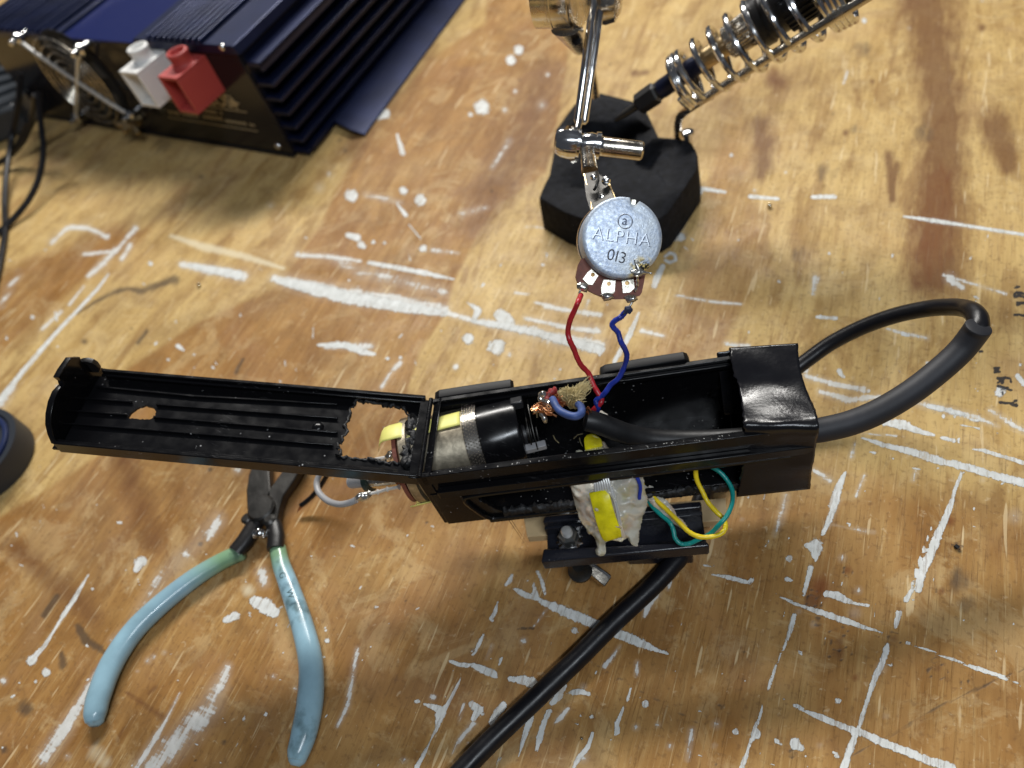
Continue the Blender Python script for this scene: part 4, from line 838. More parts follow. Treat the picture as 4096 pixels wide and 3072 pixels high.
# ================================================================== black plastic housing
FL, NL = W('G', 1190, 262, 6.0), W('G', 1065, 850, 6.0); FR, NR = W('I', 765, 448, 5.75), W('I', 893, 968, 5.75)
HH = 3.05
def H(s, t, h): return (FL*(1-s)+FR*s)*(1-t)+(NL*(1-s)+NR*s)*t-Z*h
def hb(mb, s0, s1, t0, t1, h0, h1): return mb.hexa([H(s0,t0,h1), H(s1,t0,h1), H(s1,t1,h1), H(s0,t1,h1), H(s0,t0,h0), H(s1,t0,h0), H(s1,t1,h0), H(s0,t1,h0)])
def inv_near(r, a, b, off=0.):             # point of the near side wall -> (s, h)
    e = unit((NR-NL)*[1, 1, 0]); nn = np.array([e[1], -e[0], 0]); p = WP(r, a, b, NL+nn*off, nn); s = ((p-NL)@e)/((NR-NL)@e)
    return s, (NL*(1-s)+NR*s)[2]-p[2], p
def housing():
    root = thing('plastic_housing', 'opened glossy black plastic housing with folded-back lid and taped right end', 'housing', H(.5, .5, HH)*[1, 1, 0])
    sh = MB(); hb(sh, .0, 1, 0, .055, 0, HH); hb(sh, .0, 1, .055, .10, .12, .30)
    hb(sh, .0, 1, .0, 1.0, HH-.18, HH-.02)
    hb(sh, .0, 1, .36, .42, HH-.55, HH-.18); hb(sh, .42, 1, .42, .97, HH-.42, HH-.18)
    sh.build('shell', PLASTIC, root, bevel=.025)
    # near wall: lip, groove, ledge
    nw = MB(); hb(nw, 0, 1, .945, 1.0, 0, .50); hb(nw, 0, 1, .955, .985, .50, 1.05); hb(nw, .03, 1, .985, 1.06, .74, 1.10); hb(nw, 0, 1, .90, .945, .14, .30)
    nw.build('near_rail', PLASTIC, root, bevel=.022)
    # side panel with the window cut through it
    e = unit((NR-NL)*[1, 1, 0]); nn = np.array([e[1], -e[0], 0])
    _, h_, _ = inv_near('G', 1270, 1190)
    def I(r, L, off=.02): return [inv_near(r, a, b, off)[2] for a, b in L]
    outl = [H(0, 1, 1.06), H(1, 1, 1.06), H(1, 1, HH+.02), H(0, 1, HH+.02)]; outl = [p+nn*.02-nn*((p-NL)@nn) for p in outl]
    win_top = [H(s, 1, 1.16) for s in (.97, .8, .6, .4, .2, .125)]
    bot = [(.12, 1.75), (.155, 2.45), (.17, 2.72), (.24, 2.66), (.30, 2.58), (.36, 2.68), (.43, 2.55), (.50, 2.62), (.58, 2.5), (.66, 2.58), (.75, 2.5), (.85, 2.55), (.97, 2.5)]
    bb = []
    for (s0, h0), (s1, h1) in zip(bot[:-1], bot[1:]):
        for j in range(7): k = j/7; bb.append(H(s0+(s1-s0)*k+RNG.normal(0, .002), 1, h0+(h1-h0)*k+RNG.normal(0, .035)))
    bb.append(H(.97, 1, 2.5)); hole = [p+nn*.02-nn*((p-NL)@nn) for p in win_top+bb]
    plate('side_panel', outl, [hole], .12, PLASTIC, root, bevel=.015, n=nn)
    # rounded frame round the window and shredded lower edge
    fr = [H(.40, 1, HH-.10), H(.17, 1, HH-.10), H(.125, 1, HH-.22), H(.10, 1, 2.2), H(.085, 1, 1.50), H(.11, 1, 1.32), H(.2, 1, 1.28), H(.45, 1, 1.26), H(.97, 1, 1.24)]
    MB().tube(spline([p+nn*.10 for p in fr], 5), .075, 8).build('window_frame', PLASTIC, root)
    for (s0, s1, h0, sd) in ((.17, .98, 2.66, 3),):
        t_ = MB(); rr = np.random.default_rng(sd); n_ = 150; rows = []
        for off, dh in ((-.10, .1), (-.08, -.02), (.02, -.06), (.10, .0), (.12, .14), (.06, .26)):
            rows.append([H(s0+(s1-s0)*i/n_, 1, h0+dh+rr.normal(0, .035)-.02*math.sin(i*.21)-.03*math.sin(i*.083))+nn*(off+rr.normal(0, .025)) for i in range(n_+1)])
        t_.grid(rows); t_.build('torn_edge', TORN, root, smooth=70, solid=.03)
    b_ = MB(); hb(b_, .125, .42, 1.0, 1.05, HH-.16, HH+.08); b_.build('lower_flange', PLASTIC, root, bevel=.04)
    # end plate under the hinge
    ep = MB(); hb(ep, -.012, .012, .60, .99, 1.4, HH-.02); hb(ep, -.012, .02, .0, .055, 0, HH); hb(ep, -.012, .02, .95, 1.0, 0, HH); ep.build('end_plate', PLASTIC, root, bevel=.03)
    # raised bosses on the far side
    ef = unit((FR-FL)*[1, 1, 0]); nf = np.array([-ef[1], ef[0], 0])
    for reg, L in (('G', [(1178,275),(1180,225),(1210,205),(1500,160),(1735,127),(1757,140),(1762,175),(1765,500),(1200,620)]), ('E', [(878,640),(885,600),(930,575),(1250,520),(1620,462),(1655,475),(1672,510),(1680,800),(900,900)])):
        plate('side_boss', [WP(reg, a, b, FL+nf*.30, nf) for a, b in L], [], .26, SATP, root, n=nf, bevel=.04)
    # ejector-pin marks
    for (s_, t_) in ((.66, .56), (.84, .62)): MB().lathe(H(s_, t_, HH-.44), Z, [(0,.30),(.035,.30),(.036,.28),(.015,.27)], 40).build('moulding_mark', PLASTIC, root)
    c = H(.80, .075, 1.55); MB().lathe(c, -nf, [(-.1,.33),(.04,.33),(.045,.31),(.02,.30)], 40).build('moulding_mark', PLASTIC, root)
    # inner tape strip near the right end
    rows = []
    for (a0, b0, a1, b1, z) in ((258,492,350,466,5.9),(268,520,352,500,5.8),(276,600,362,580,5.3),(290,720,385,700,4.7),(305,850,405,820,4.1),(312,892,412,880,3.9)):
        A0, A1 = W('I', a0, b0, z), W('I', a1+40, b1, z); rows.append([A0+(A1-A0)*k/6+Z*.02*math.sin(k*1.5+a0) for k in range(7)])
    MB().grid(rows).build('tape_strip', TAPE, root, smooth=80, solid=.03, sub=1)
    # ---------------- tape wrapped round the right end
    L_ = [(345,462,6.02),(352,520,5.98),(371,620,5.88),(402,700,5.8),(418,800,5.82),(430,880,5.92),(437,930,6.0),(440,965,5.98),(441,1010,5.75),(441,1080,5.2),(438,1160,4.6),(425,1240,4.0),(405,1330,3.3),(387,1405,2.75)]
    R_ = [(778,435,5.95),(783,500,5.92),(795,600,5.84),(815,680,5.75),(850,770,5.76),(882,830,5.85),(900,880,5.95),(909,925,5.98),(911,985,5.80),(895,1060,5.2),(885,1140,4.6),(870,1220,4.0),(862,1290,3.3),(855,1355,2.75)]
    LL_, RR_ = spline([W('I', *k) for k in L_], 4), spline([W('I', *k) for k in R_], 4); rows = []; rr = np.random.default_rng(11)
    n_ = 26; jl = [rr.normal(0, .012) for _ in LL_]
    for i, (a, b) in enumerate(zip(LL_, RR_)):
        row = []
        for k in range(n_+1):
            t = k/n_; p = a+(b-a)*t; v = i/len(LL_)
            wr = .035*math.sin(v*19+t*3.1)*math.exp(-((v-.33)/.16)**2)+.02*math.sin(t*9+v*7)*math.exp(-((v-.62)/.2)**2)+.012*math.sin(v*31-t*5)
            if k in (0, n_): p = p+(b-a)*(jl[i]*(1 if k == 0 else .3))
            row.append(p+Z*wr+nn*wr*.6)
        rows.append(row)
    # far side and underside so that the wrap closes
    far = [[p-Z*HH*.98+nf*.05 for p in rows[0]], [p-Z*HH*.5+nf*.10 for p in rows[0]], [p-Z*.12+nf*.08 for p in rows[0]]]
    MB().grid([rows[-1]]+far+rows).build('tape_wrap', TAPE, root, smooth=70, solid=.03)
    cap = MB(); hb(cap, .985, 1.0, .05, .97, .3, HH-.1); cap.build('end_wall', PLASTIC, root)

    # ---------------- lid, folded open to the left
    A_, B_, C_, E_ = W('F', 480, 228, 8.6), W('F', 110, 780, 8.6), W('G', 1110, 250, 6.02), W('G', 1045, 838, 6.02)
    cen = (A_+B_+C_+E_)/4; ax = unit((A_-C_)+(B_-E_)); ac = unit((A_-B_)+(C_-E_)); n = unit(np.cross(ac, ax)); n = n if n[2] > 0 else -n
    ac = unit(np.cross(ax, n)); ac = ac if ac@(A_-B_) > 0 else -ac
    lid = thing_part('lid', root); dp = .42; cf = cen-n*dp
    def LP(r, a, b, off=0.): return WP(r, a, b, cf+n*off, n)
    def lip(p): return p
    FLo, NLo, FRo, NRo = [WP(*k, cen, n) for k in (('F', 480, 226), ('F', 108, 782), ('G', 1112, 240), ('G', 1048, 842))]
    big = [(600,280),(650,292),(700,288),(760,300),(800,318),(880,318),(945,335),(985,380),(992,440),(1003,500),(985,560),(968,590),(990,640),(975,690),(950,735),(880,735),(760,722),(650,712),(560,700),(470,694),(478,650),(462,615),(497,570),(500,540),(538,515),(515,480),(525,440),(560,395),(552,350),(590,300)]
    small = [(662,592),(690,555),(730,525),(790,500),(856,514),(876,545),(862,585),(825,604),(740,604)]
    fl_out = [FLo-n*dp-ac*.05+ax*.55, NLo-n*dp+ac*.05+ax*.25, NRo-n*dp+ac*.05, FRo-n*dp-ac*.05]
    plate('lid_floor', fl_out, [[LP('G', a, b) for a, b in ragged(big, 6, 13)], [LP('F', a, b) for a, b in ragged(small, 2, 12)]], .08, PLASTIC, lid, n=n)
    for (p0, p1, sg, nm) in ((FLo, FRo, -1, 'far_lip'), (NLo, NRo, 1, 'near_lip')):
        w_ = MB(); i_ = ac*.13*sg
        w_.hexa([p0-n*(dp+.12), p1-n*(dp+.12), p1-n*(dp+.12)+i_, p0-n*(dp+.12)+i_, p0, p1, p1+i_, p0+i_]); w_.hexa([p0-n*.18+i_, p1-n*.18+i_, p1-n*.18+i_*1.9, p0-n*.18+i_*1.9, p0-n*.1+i_, p1-n*.1+i_, p1-n*.1+i_*1.9, p0-n*.1+i_*1.9])
        w_.build(nm, PLASTIC, lid, bevel=.03)
    # stiffening ribs (they stop at the hole)
    ribs = [((440,370), (1160,440), (1160,440), (2212,498)), ((350,455), (700,480), (880,500), (2212,600)), ((285,548), (660,575), (860,592), (2212,707)), ((215,640), (900,693), (900,693), (2180,798))]
    for r_ in ribs:
        mb = MB()
        for p, q_ in ((r_[0], r_[1]), (r_[2], r_[3])):
            a, b = LP('F', *p, .02), LP('F', *q_, .02); mb.box((a+b)/2, (b-a)/2, ac*.035, n*.09)
        mb.build('rib', PLASTIC, lid, bevel=.015)
    # melted rim round the big hole
    rim = [LP('G', a, b, .03) for a, b in ragged(big, 7, 16)]; rr = np.random.default_rng(2)
    MB().tube([p+n*rr.normal(-.02, .02) for p in rim], [.022+abs(rr.normal(0, .035)) for _ in rim], 7, closed=True).build('melted_rim', TORN, lid, smooth=70)
    rim = [LP('G', a, b, .05) for a, b in ragged([(1010,420),(1040,500),(1010,580),(1040,640),(1000,720),(960,760)], 9, 14)]
    MB().tube([p+n*rr.normal(.0, .04) for p in rim], [.10+abs(rr.normal(0, .05)) for _ in rim], 8).build('melted_rim', TORN, lid, smooth=70)
    for (r_, a, b, rr_) in (('F',550,330,.24),('F',1265,385,.22),('F',2060,445,.21)): MB().lathe(LP(r_, a, b), n, [(0,rr_),(.03,rr_),(.031,rr_-.02),(.012,rr_-.03)], 36).build('moulding_mark', PLASTIC, lid)
    MB().lathe(LP('F', 2068, 662), n, [(0,.2),(.06,.17),(.1,.1),(.11,.02)], 24).build('moulding_pip', PLASTIC, lid)
    # arched end wall
    pe = LP('F', 300, 500); ow = [(104,782),(75,715),(58,640),(60,560),(78,470),(110,395),(158,345),(150,318),(116,292),(150,230),(210,146),(275,140),(285,170),(330,200),(478,228),(440,345),(300,520),(180,700),(150,760)]
    plate('end_wall', [WP('F', a, b, pe, ax) for a, b in ow], [], .16, PLASTIC, lid, n=ax, bevel=.02)
    tabp = FLo-n*.0; cc = [(285,190),(300,165),(335,152),(375,150),(415,160),(445,180),(468,212),(470,232),(380,232),(290,225)]
    plate('end_tab', [WP('F', a, b, FLo-ac*.02, ac) for a, b in cc], [], .14, DKPL, lid, n=ac, bevel=.02)
    # hinge strip
    hg = MB(); p0, p1 = WP('G', 1150, 262, H(0,.5,-.02), Z), WP('G', 1062, 842, H(0,.5,-.02), Z); d = unit(p1-p0); sd = np.cross(d, Z)
    hg.tube([p0-Z*.03, p1-Z*.03], .075, 12); hg.box((p0+p1)/2+sd*.22-Z*.10, (p1-p0)/2, sd*.14+Z*.05, Z*.04); hg.box((p0+p1)/2-sd*.22-Z*.10, (p1-p0)/2, sd*.14-Z*.06, Z*.04); hg.build('hinge', PLASTIC, root, bevel=.02)
    return lid
housing()

# ================================================================== silver rotary control lying in the housing
def rotary():
    zc = 4.47; P0, P1 = W('G', 965, 735, zc), W('G', 1850, 510, zc+.08); ax = unit(P1-P0); L = np.linalg.norm(P1-P0)
    root = thing('rotary_control', 'silver and black rotary control lying inside the open housing', 'electrical part', (P0+P1)/2*[1, 1, 0])
    u = unit(np.cross(ax, Z)); v = np.cross(ax, u)
    if v[2] < 0: v = -v
    if (u@unit(NL-FL)) < 0: u = -u              # u: towards the near side, v: up
    R1 = 1.31
    can = MB(); can.lathe(P0+ax*.55, ax, [(-.35,R1*1.08),(-.3,R1*1.12),(-.05,R1*1.12),(.0,R1*1.02),(L*.56-.5,R1)], 72, ref=u); can.build('metal_can', GOLDY, root)
    k0 = L*.56; kn = MB(); kn.lathe(P0+ax*k0, ax, [(0,R1),(.03,R1+.07),(.50,R1+.07),(.53,R1)], 72, ref=u); ring = kn.build('knurled_ring', KNURL, root)
    kn = MB()
    for j in range(6):
        for i in range(72):
            a = 2*math.pi*(i+.5*(j % 2))/72; rv_ = math.cos(a)*u+math.sin(a)*v
            if rv_[2] < -.35: continue
            c = P0+ax*(k0+.055+.085*j)+rv_*(R1+.065); tv = np.cross(ax, rv_); s_ = .034
            kn.add([c+ax*s_, c+tv*s_, c-ax*s_, c-tv*s_, c+rv_*.06], [(0,1,4),(1,2,4),(2,3,4),(3,0,4)])
    kn.build('knurling', KNURL, ring, 0)
    c0 = k0+.50; cap = MB(); cap.lathe(P0+ax*c0, ax, [(0,R1-.02),(.02,R1+.02),(L-c0-.15,R1+.02),(L-c0-.05,R1-.03),(L-c0-.05,R1-.2),(L-c0-.5,R1-.22),(L-c0-.52,.2)], 72, ref=u); cap.build('black_cap', PLASTIC, root)
    e = P0+ax*L
    mb = MB(); mb.lathe(e-ax*.2, ax, [(0,.98),(.10,.98),(.10,.90),(-.1,.86),(-.1,.2)], 56); mb.build('end_ring', EDGEP, root)
    for r_, o_ in ((1.06, .30), (.74, .12), (.45, .05)):
        pts = [e+ax*(o_+.05*math.sin(a))+r_*(math.cos(a)*u+math.sin(a)*v) for a in np.linspace(.3, 5.9, 48)]; MB().tube(pts, .022, 6).build('spring_wire', STEEL, root)
    for a, s_ in ((1.9, .2), (3.7, .15)):
        rv_ = math.cos(a)*u+math.sin(a)*v; MB().box(e+rv_*(R1-.1)+ax*.02, ax*.2, np.cross(ax, rv_)*.22, rv_*.14).build('end_lug', EDGEP, root, bevel=.04)
    p = W('S', 340, 1235, zc-.1); MB().box(p-ax*.28, ax*.34, unit(np.cross(ax, Z))*.12, Z*.11).build('shaft_peg', GREYW, root, bevel=.02)
    # phenolic board at the left end
    off = 0; out = []
    for a in np.linspace(0, 2*math.pi, 40, endpoint=False):
        rr_ = 1.36 if not (math.sin(a) < -.85) else 1.25; out.append(P0+rr_*(math.cos(a)*u+math.sin(a)*v))
    plate('board', out, [], .13, PCB, root, n=-ax)
    MB().lathe(P0-ax*.12, ax, [(-.02,.55),(.1,.55)], 30).build('hub', NICKEL, root)
    # threaded bushing
    b0 = W('G', 545, 880, 3.55); b1 = W('G', 915, 845, 3.9); bd = unit(b1-b0); LB = np.linalg.norm(b1-b0)
    prof = [(0,.12),(.05,.22)]; x = .08
    while x < LB*.38: prof += [(x,.20),(x+.045,.25)]; x += .09
    sb = thing_part('threaded_shaft', root)
    MB().lathe(b0, bd, prof+[(LB*.38,.22)], 28).build('thread', GREYW, sb, 60)
    MB().lathe(b0+bd*LB*.38, bd, [(0,.26),(.05,.31),(LB*.62,.31)], 28).build('bushing', NICKEL, sb)
    MB().lathe(b0+bd*LB*.36, bd, [(0,.30),(.02,.42),(.20,.42),(.22,.30)], 28).build('lock_ring', mat('dark_green_ring', (.02,.035,.03), .3), sb)
    # solder terminals and the stub of grey wire
    MB().tube(path('G', [(915,918,4.0),(830,935,3.9),(760,955,3.8),(700,968,3.75)]), [.10,.07,.06,.06,.06,.06,.06,.06,.06,.06]*3+[.08], 10).build('solder_tail', WHITEW, root)
    lump([(590,985),(620,960),(660,955),(705,945),(715,980),(690,1010),(640,1025),(600,1015)], 'G', W('G', 650, 985, 3.85), unit(CAM-W('G', 650, 985, 3.85)), .10, .025, .03, 'solder_joint', TIN, root, seed=41, edge=.12)
    MB().tube(path('G', [(830,700,4.4),(760,712,4.3),(700,728,4.2),(655,745,4.0)]), .07, 8).build('solder_tail', WHITEW, root)
    lump([(810,690),(830,655),(880,640),(885,690),(850,725),(815,715)], 'G', W('G', 850, 690, 4.9), unit(CAM-W('G', 850, 690, 4.9)), .12, .03, .03, 'solder_joint', TIN, root, seed=42, edge=.12)
    MB().tube(path('G', [(600,1012,3.8),(545,1036,3.7),(470,1045,3.5),(390,1020,3.3),(325,960,3.2),(308,890,3.2),(335,820,3.3),(385,765,3.4),(440,735,3.5)], 8), .115, 12).build('wire_stub', GREYW, root)
    # yellow tape strip over the can and down the back
    rows = []
    def surf(h, a, r_): return P0+ax*h+r_*(math.cos(a)*u+math.sin(a)*v)
    for h in np.linspace(k0-.02, -.02, 14):
        rows.append([surf(h, a, R1*(1.03 if h > .5 else 1.15)+.012) for a in np.linspace(1.98, 1.52, 8)])
    tail = [[surf(-.10-.13*j, a, R1*(1.13-.03*j*j)+.02) for a in np.linspace(1.98+.02*j, 1.52+.03*j, 8)] for j in range(1, 5)]
    MB().grid(rows+tail).build('tape_strip', YTAPE, root, smooth=80, solid=.012)
    rows = [[surf(h, a, R1*1.14+.012) for a in np.linspace(-.35, -1.0, 8)] for h in np.linspace(.9, -.1, 6)]
    MB().grid(rows).build('tape_strip', YTAPE, root, smooth=80, solid=.025)
rotary()
o = MB().tube(path('G', [(190,1055,.4),(260,1000,.6),(330,920,1.0),(390,820,1.6),(430,760,2.2)], 6), .10, 10); 
o = o.build('cut_lead', CORD); tag(o, 'short black cut lead with bare copper end beside the pliers', 'wire')
c_ = MB(); 
for i in range(9): c_.tube([W('G', 195, 1055, .4)+RNG.normal(0, .04, 3), W('G', 172+RNG.uniform(-12, 12), 1095+RNG.uniform(-14, 14), .25)], .015, 5)
c_.build('copper_end', COPPER, o)

# ================================================================== thick cable
def cable():
    root = thing('power_cable', 'thick black rubber cable with frayed end, looping out of the taped end', 'cable', W('E', 1400, 1200, 0))
    inn = path('E', [(745,1060,5.9),(850,1085,5.75),(1000,1140,5.4),(1150,1195,5.0),(1330,1232,4.65),(1600,1245,4.4),(1900,1240,4.35),(2150,1225,4.4)], 8)
    rad = [.20, .28]+[.335]*(len(inn)-2); MB().tube(inn, rad, 24).build('outer_sheath', RUBBER, root)
    out = path('I', [(700,1000,4.6),(860,990,4.6),(960,975,4.6),(1120,935,4.6),(1300,860,4.6),(1500,740,4.7),(1680,600,4.9),(1810,480,5.2),(1890,380,5.6),(1928,325,5.9)], 8)
    MB().tube(out, [.375]*(len(out)-2)+[.36,.30], 28).build('shrink_sleeve', SLEEVE, root)
    lp = path('I', [(1880,400,5.45),(1918,345,5.6),(1922,300,5.62),(1912,262,5.58),(1880,228,5.45),(1825,209,5.15),(1740,203,4.8),(1600,213,4.3),(1400,255,3.7),(1200,325,3.1),(1000,425,2.5),(850,530,2.1),(760,600,1.9),(650,700,1.7),(500,850,1.3),(300,1050,.9)], 8)
    n0 = len(lp); p2 = path('K', [(2090,40,.34),(2000,170,.34),(1860,320,.33),(1570,590,.33),(1320,840,.33),(1085,1065,.33),(880,1260,.33),(690,1440,.33),(480,1655,.33),(250,1910,.33)], 8)
    full = spline([lp[i] for i in range(0, n0, 8)]+[lp[-1]]+[lp[-1]*.5+p2[0]*.5-Z*.1]+[p2[i] for i in range(0, len(p2), 8)], 8)
    MB().tube(full, list(np.interp(np.arange(len(full))/len(full), [0, .10, .17, .45, .6, 1], [.30, .30, .275, .27, .325, .325])), 28).build('cord', CORD, root)
    # frayed conductors
    MB().tube(path('S', [(490,430,7.2),(520,500,7.3),(560,570,7.35),(640,650,7.4),(780,715,7.4),(900,730,7.4),(985,690,7.3),(1005,620,7.2),(985,560,7.1),(945,520,7.0)], 6), .115, 12).build('blue_conductor', BLUEF, root)
    MB().tube(path('S', [(345,320,7.4),(300,350,7.3),(280,410,7.2),(310,460,7.1),(370,490,7.1),(440,515,7.1)], 6), [.06,.08,.09,.1,.1,.1,.11,.11,.11]*3+[.12]*4, 10).build('tinned_end', TIN, root)
    MB().tube(path('S', [(540,270,6.9),(480,290,6.95),(420,350,7.0),(400,420,7.0),(460,470,6.9),(560,470,6.7),(650,500,6.4)], 6), [.1+.03*math.sin(i*1.1) for i in range(37)], 10).build('red_conductor', mat('burnt_red', (.20,.02,.02), .5, var=.7, vscale=300, bump=.8), root)
    rr = np.random.default_rng(8)
    s_ = MB(); A0 = [(500,655,6.9),(400,620,7.0),(300,570,7.0),(200,600,7.0),(130,620,6.9)]
    for i in range(34):
        o_ = rr.normal(0, .07, 3); s_.tube(spline([W('S', a+rr.normal(0, 12), b+rr.normal(0, 26), z)+o_ for a, b, z in A0[:4]], 4), .017, 5)
    for i in range(26):
        b0 = W('S', 680, 500, 6.6)+rr.normal(0, .06, 3); s_.tube(spline([b0, b0+rr.normal(0, .10, 3)+[-.15, .05, 0], b0+rr.normal(0, .16, 3)+[-.35, .02, .0]], 4), .015, 5)
    for (a, b, c, d) in ((1050,610,1130,600),(1080,590,1140,575),(1110,560,1190,700),(1060,650,1120,660),(1100,620,1125,750),(1060,620,1090,700),(1140,590,1180,680)):
        s_.tube([W('S', a, b, 6.15), W('S', (a+c)/2+8, (b+d)/2-8, 6.25), W('S', c, d, 6.05)], .02, 6)
    s_.build('copper_strands', COPPER, root)
    for k, (o_, z) in enumerate((([(115,600),(150,575),(200,580),(240,600),(215,660),(160,670),(120,640)], 7.0), ([(250,640),(320,660),(370,700),(400,790),(380,850),(330,850),(300,780),(260,720)], 6.9))):
        lump(o_, 'S', W('S', o_[0][0], o_[0][1], z), unit(CAM-W('S', 200, 600, z)), .09, .025, .03, 'solder_lump', TIN, root, seed=50+k, edge=.12)
    MB().tube([W('S', 205, 640, 6.95), W('S', 215, 755, 6.8)], .03, 6).build('strand_end', BRASS, root)
    tf = MB(); base = [(760,620),(830,640),(900,560),(950,520),(870,480),(820,560)]
    for i in range(460):
        t = rr.uniform(); bx, by = 780+150*rr.uniform(), 600-170*rr.uniform()
        fan = rr.uniform(); ex_, ey_ = 580+590*fan+rr.normal(0, 25), (300-60*math.sin(fan*3.1)-200*max(0, fan-.55)/.45*rr.uniform(.3, 1.25))+rr.normal(0, 30)
        if rr.uniform() < .25: ex_, ey_ = bx+rr.normal(60, 90), by-rr.uniform(60, 200)
        zb, ze = 6.3, 6.6+rr.uniform(0, .7)
        p0, p3 = W('S', bx, by, zb), W('S', ex_, ey_, ze); mid = (p0+p3)/2+rr.normal(0, .07, 3)+Z*.1
        tf.tube(spline([p0, mid, p3], 3), [.014]*4+[.011, .008, .006], 4)
    tf.build('fibre_tuft', FIBRE, root)
    for k in range(6):
        a = W('S', 1000, 430, 6.3); tf = MB()
    hr = MB()
    for L in ([(1790,450),(1900,430),(2050,360),(2212,340)], [(2090,495),(2055,525),(2212,690)], [(860,1130),(930,1060),(1020,1040)], [(965,1110),(980,1190),(1020,1260)], [(500,1070),(540,1150),(600,1200)]):
        hr.tube([W('S', a, b, 3.5) for a, b in L], .010, 4)
    h_ = hr.build('fibre_hair', FIBRE); tag(h_, 'loose pale fibres scattered on the floor of the housing', 'fibre'); h_['kind'] = 'stuff'
cable()
lump([(1285,680),(1310,640),(1360,630),(1400,660),(1470,690),(1460,725),(1420,700),(1360,725),(1310,705)], 'S', W('S', 1370, 680, 5.2), unit(CAM-W('S', 1370, 680, 5.2)), .09, .025, .02, 'glue_flake', GLUE, None, seed=60)
g_ = bpy.data.objects['glue_flake']; tag(g_, 'small clear flake of hot glue behind the cable inside the housing', 'glue')

# ================================================================== wooden shim, bracket, bolt
def hexa_px(reg, quad, z1, z0):
    top = [W(reg, a, b, z1) for a, b in quad]; return MB().hexa([p-Z*(z1-z0) for p in top]+top)
o = hexa_px('H', [(200,1010),(1675,885),(1665,720),(170,850)], 1.27, .85).build('wood_shim', PINE, None, bevel=.03); tag(o, 'thin strip of pale pine wedged under the black housing', 'wood strip')
def bracket():
    root = thing('channel_bracket', 'black powder-coated channel bracket in front of the housing', 'bracket', W('H', 900, 1000, 0))
    zr, zp = 2.25, 1.45
    def Wz(a, b, z): return W('H', a, b, z)
    # near rail: outer face and broad top
    o1, o2 = Wz(300, 1195, zr), Wz(1547, 1078, zr); i1, i2 = Wz(318, 1095, zr), Wz(1530, 1040, zr)
    n1 = MB().hexa([o1-Z*.62, o2-Z*.62, i2-Z*.62, i1-Z*.62, o1, o2, i2, i1]); n1.build('near_rail', BRK, root, bevel=.07, seg=3)
    f1, f2 = Wz(312, 905, zr), Wz(1490, 795, zr); g1, g2 = Wz(325, 852, zr), Wz(1482, 742, zr)
    MB().hexa([f1-Z*.45, f2-Z*.45, g2-Z*.45, g1-Z*.45, f1, f2, g2, g1]).build('far_rail', BRK, root, bevel=.07, seg=3)
    e1, e2 = (i1*[1, 1, 0]+Z*zp), (i2*[1, 1, 0]+Z*zp); h1, h2 = (f1*[1, 1, 0]+Z*zp), (f2*[1, 1, 0]+Z*zp)
    d = unit(e2-e1); MB().hexa([e1-Z*.15, e2-Z*.15, h2-Z*.15, h1-Z*.15, e1, e2, h2, h1]).build('web_plate', BRK, root, bevel=.04)
    for a, b in ((e1, e2), (h1, h2)):
        sd = unit(np.cross(d, Z))*.07; MB().hexa([a-Z*.05-sd, b-Z*.05-sd, b-Z*.05+sd, a-Z*.05+sd, a+Z*.45-sd, b+Z*.45-sd, b+Z*.45+sd, a+Z*.45+sd]).build('channel_side', BRK, root, bevel=.02)
    # bolt through the web with nut and tooth washer
    c = Wz(515, 1035, zp+.02)
    bolt = thing('clamp_bolt', 'steel bolt with hex nut and toothed washer through the black bracket', 'bolt', c*[1, 1, 0])
    MB().lathe(c, Z, [(0,.36),(.05,.44),(.09,.30)], 44, wob=lambda u, h: 1+.10*math.cos(u*2*math.pi*12)).build('tooth_washer', CHROME, bolt, 25)
    MB().lathe(c+Z*.08, Z, [(0,.31),(.03,.34),(.40,.34),(.45,.29),(.45,.2)], 6).build('nut', mat('zinc_nut', (.38, .38, .37), .3, .9, var=.3), bolt, 20)
    pr = [(.4,.17)]; x = .42
    while x < .68: pr += [(x,.19),(x+.03,.165)]; x += .06
    MB().lathe(c+Z*.08, Z, pr+[(.70,.16),(.71,.08)], 24).build('thread', SATIN, bolt, 40)
    c2 = W('H', 590, 1255, .9); MB().lathe(c2-Z*.25, Z, [(0,.25),(.1,.40),(.25,.42),(.35,.3),(.6,.2)], 28).build('bolt_head', STEEL, bolt)
    # square key under the bracket
    k0, k1 = W('H', 670, 1245, .75), W('H', 790, 1345, .45); kd = unit(k1-k0); sd = unit(np.cross(kd, Z)); ky = thing('latch_key', 'square steel tongue poking out under the bracket', 'steel tongue', k1*[1, 1, 0])
    MB().box((k0+k1)/2-kd*.3, kd*(np.linalg.norm(k1-k0)/2+.3), sd*.20, np.cross(sd, kd)*.16).build('tongue', NICKEL, ky, bevel=.03)
    MB().tube([k0+Z*.2-sd*.1-kd*.5, k1+Z*.12-sd*.18], .07, 10).build('edge_rod', CHROME, ky)
    # black block carrying the bracket
    p0, p1 = W('H', 980, 1230, .05), W('H', 1430, 1180, .05)
    MB().hexa([W('H',950,1215,.02), W('H',1425,1205,.02), W('H',1425,1000,.02), W('H',950,1010,.02)]+[q*[1, 1, 0]+Z*1.3 for q in (W('H',950,1215,.02), W('H',1425,1205,.02), W('H',1425,1000,.02), W('H',950,1010,.02))]).build('foot_block', BRK, root, bevel=.05)
bracket()

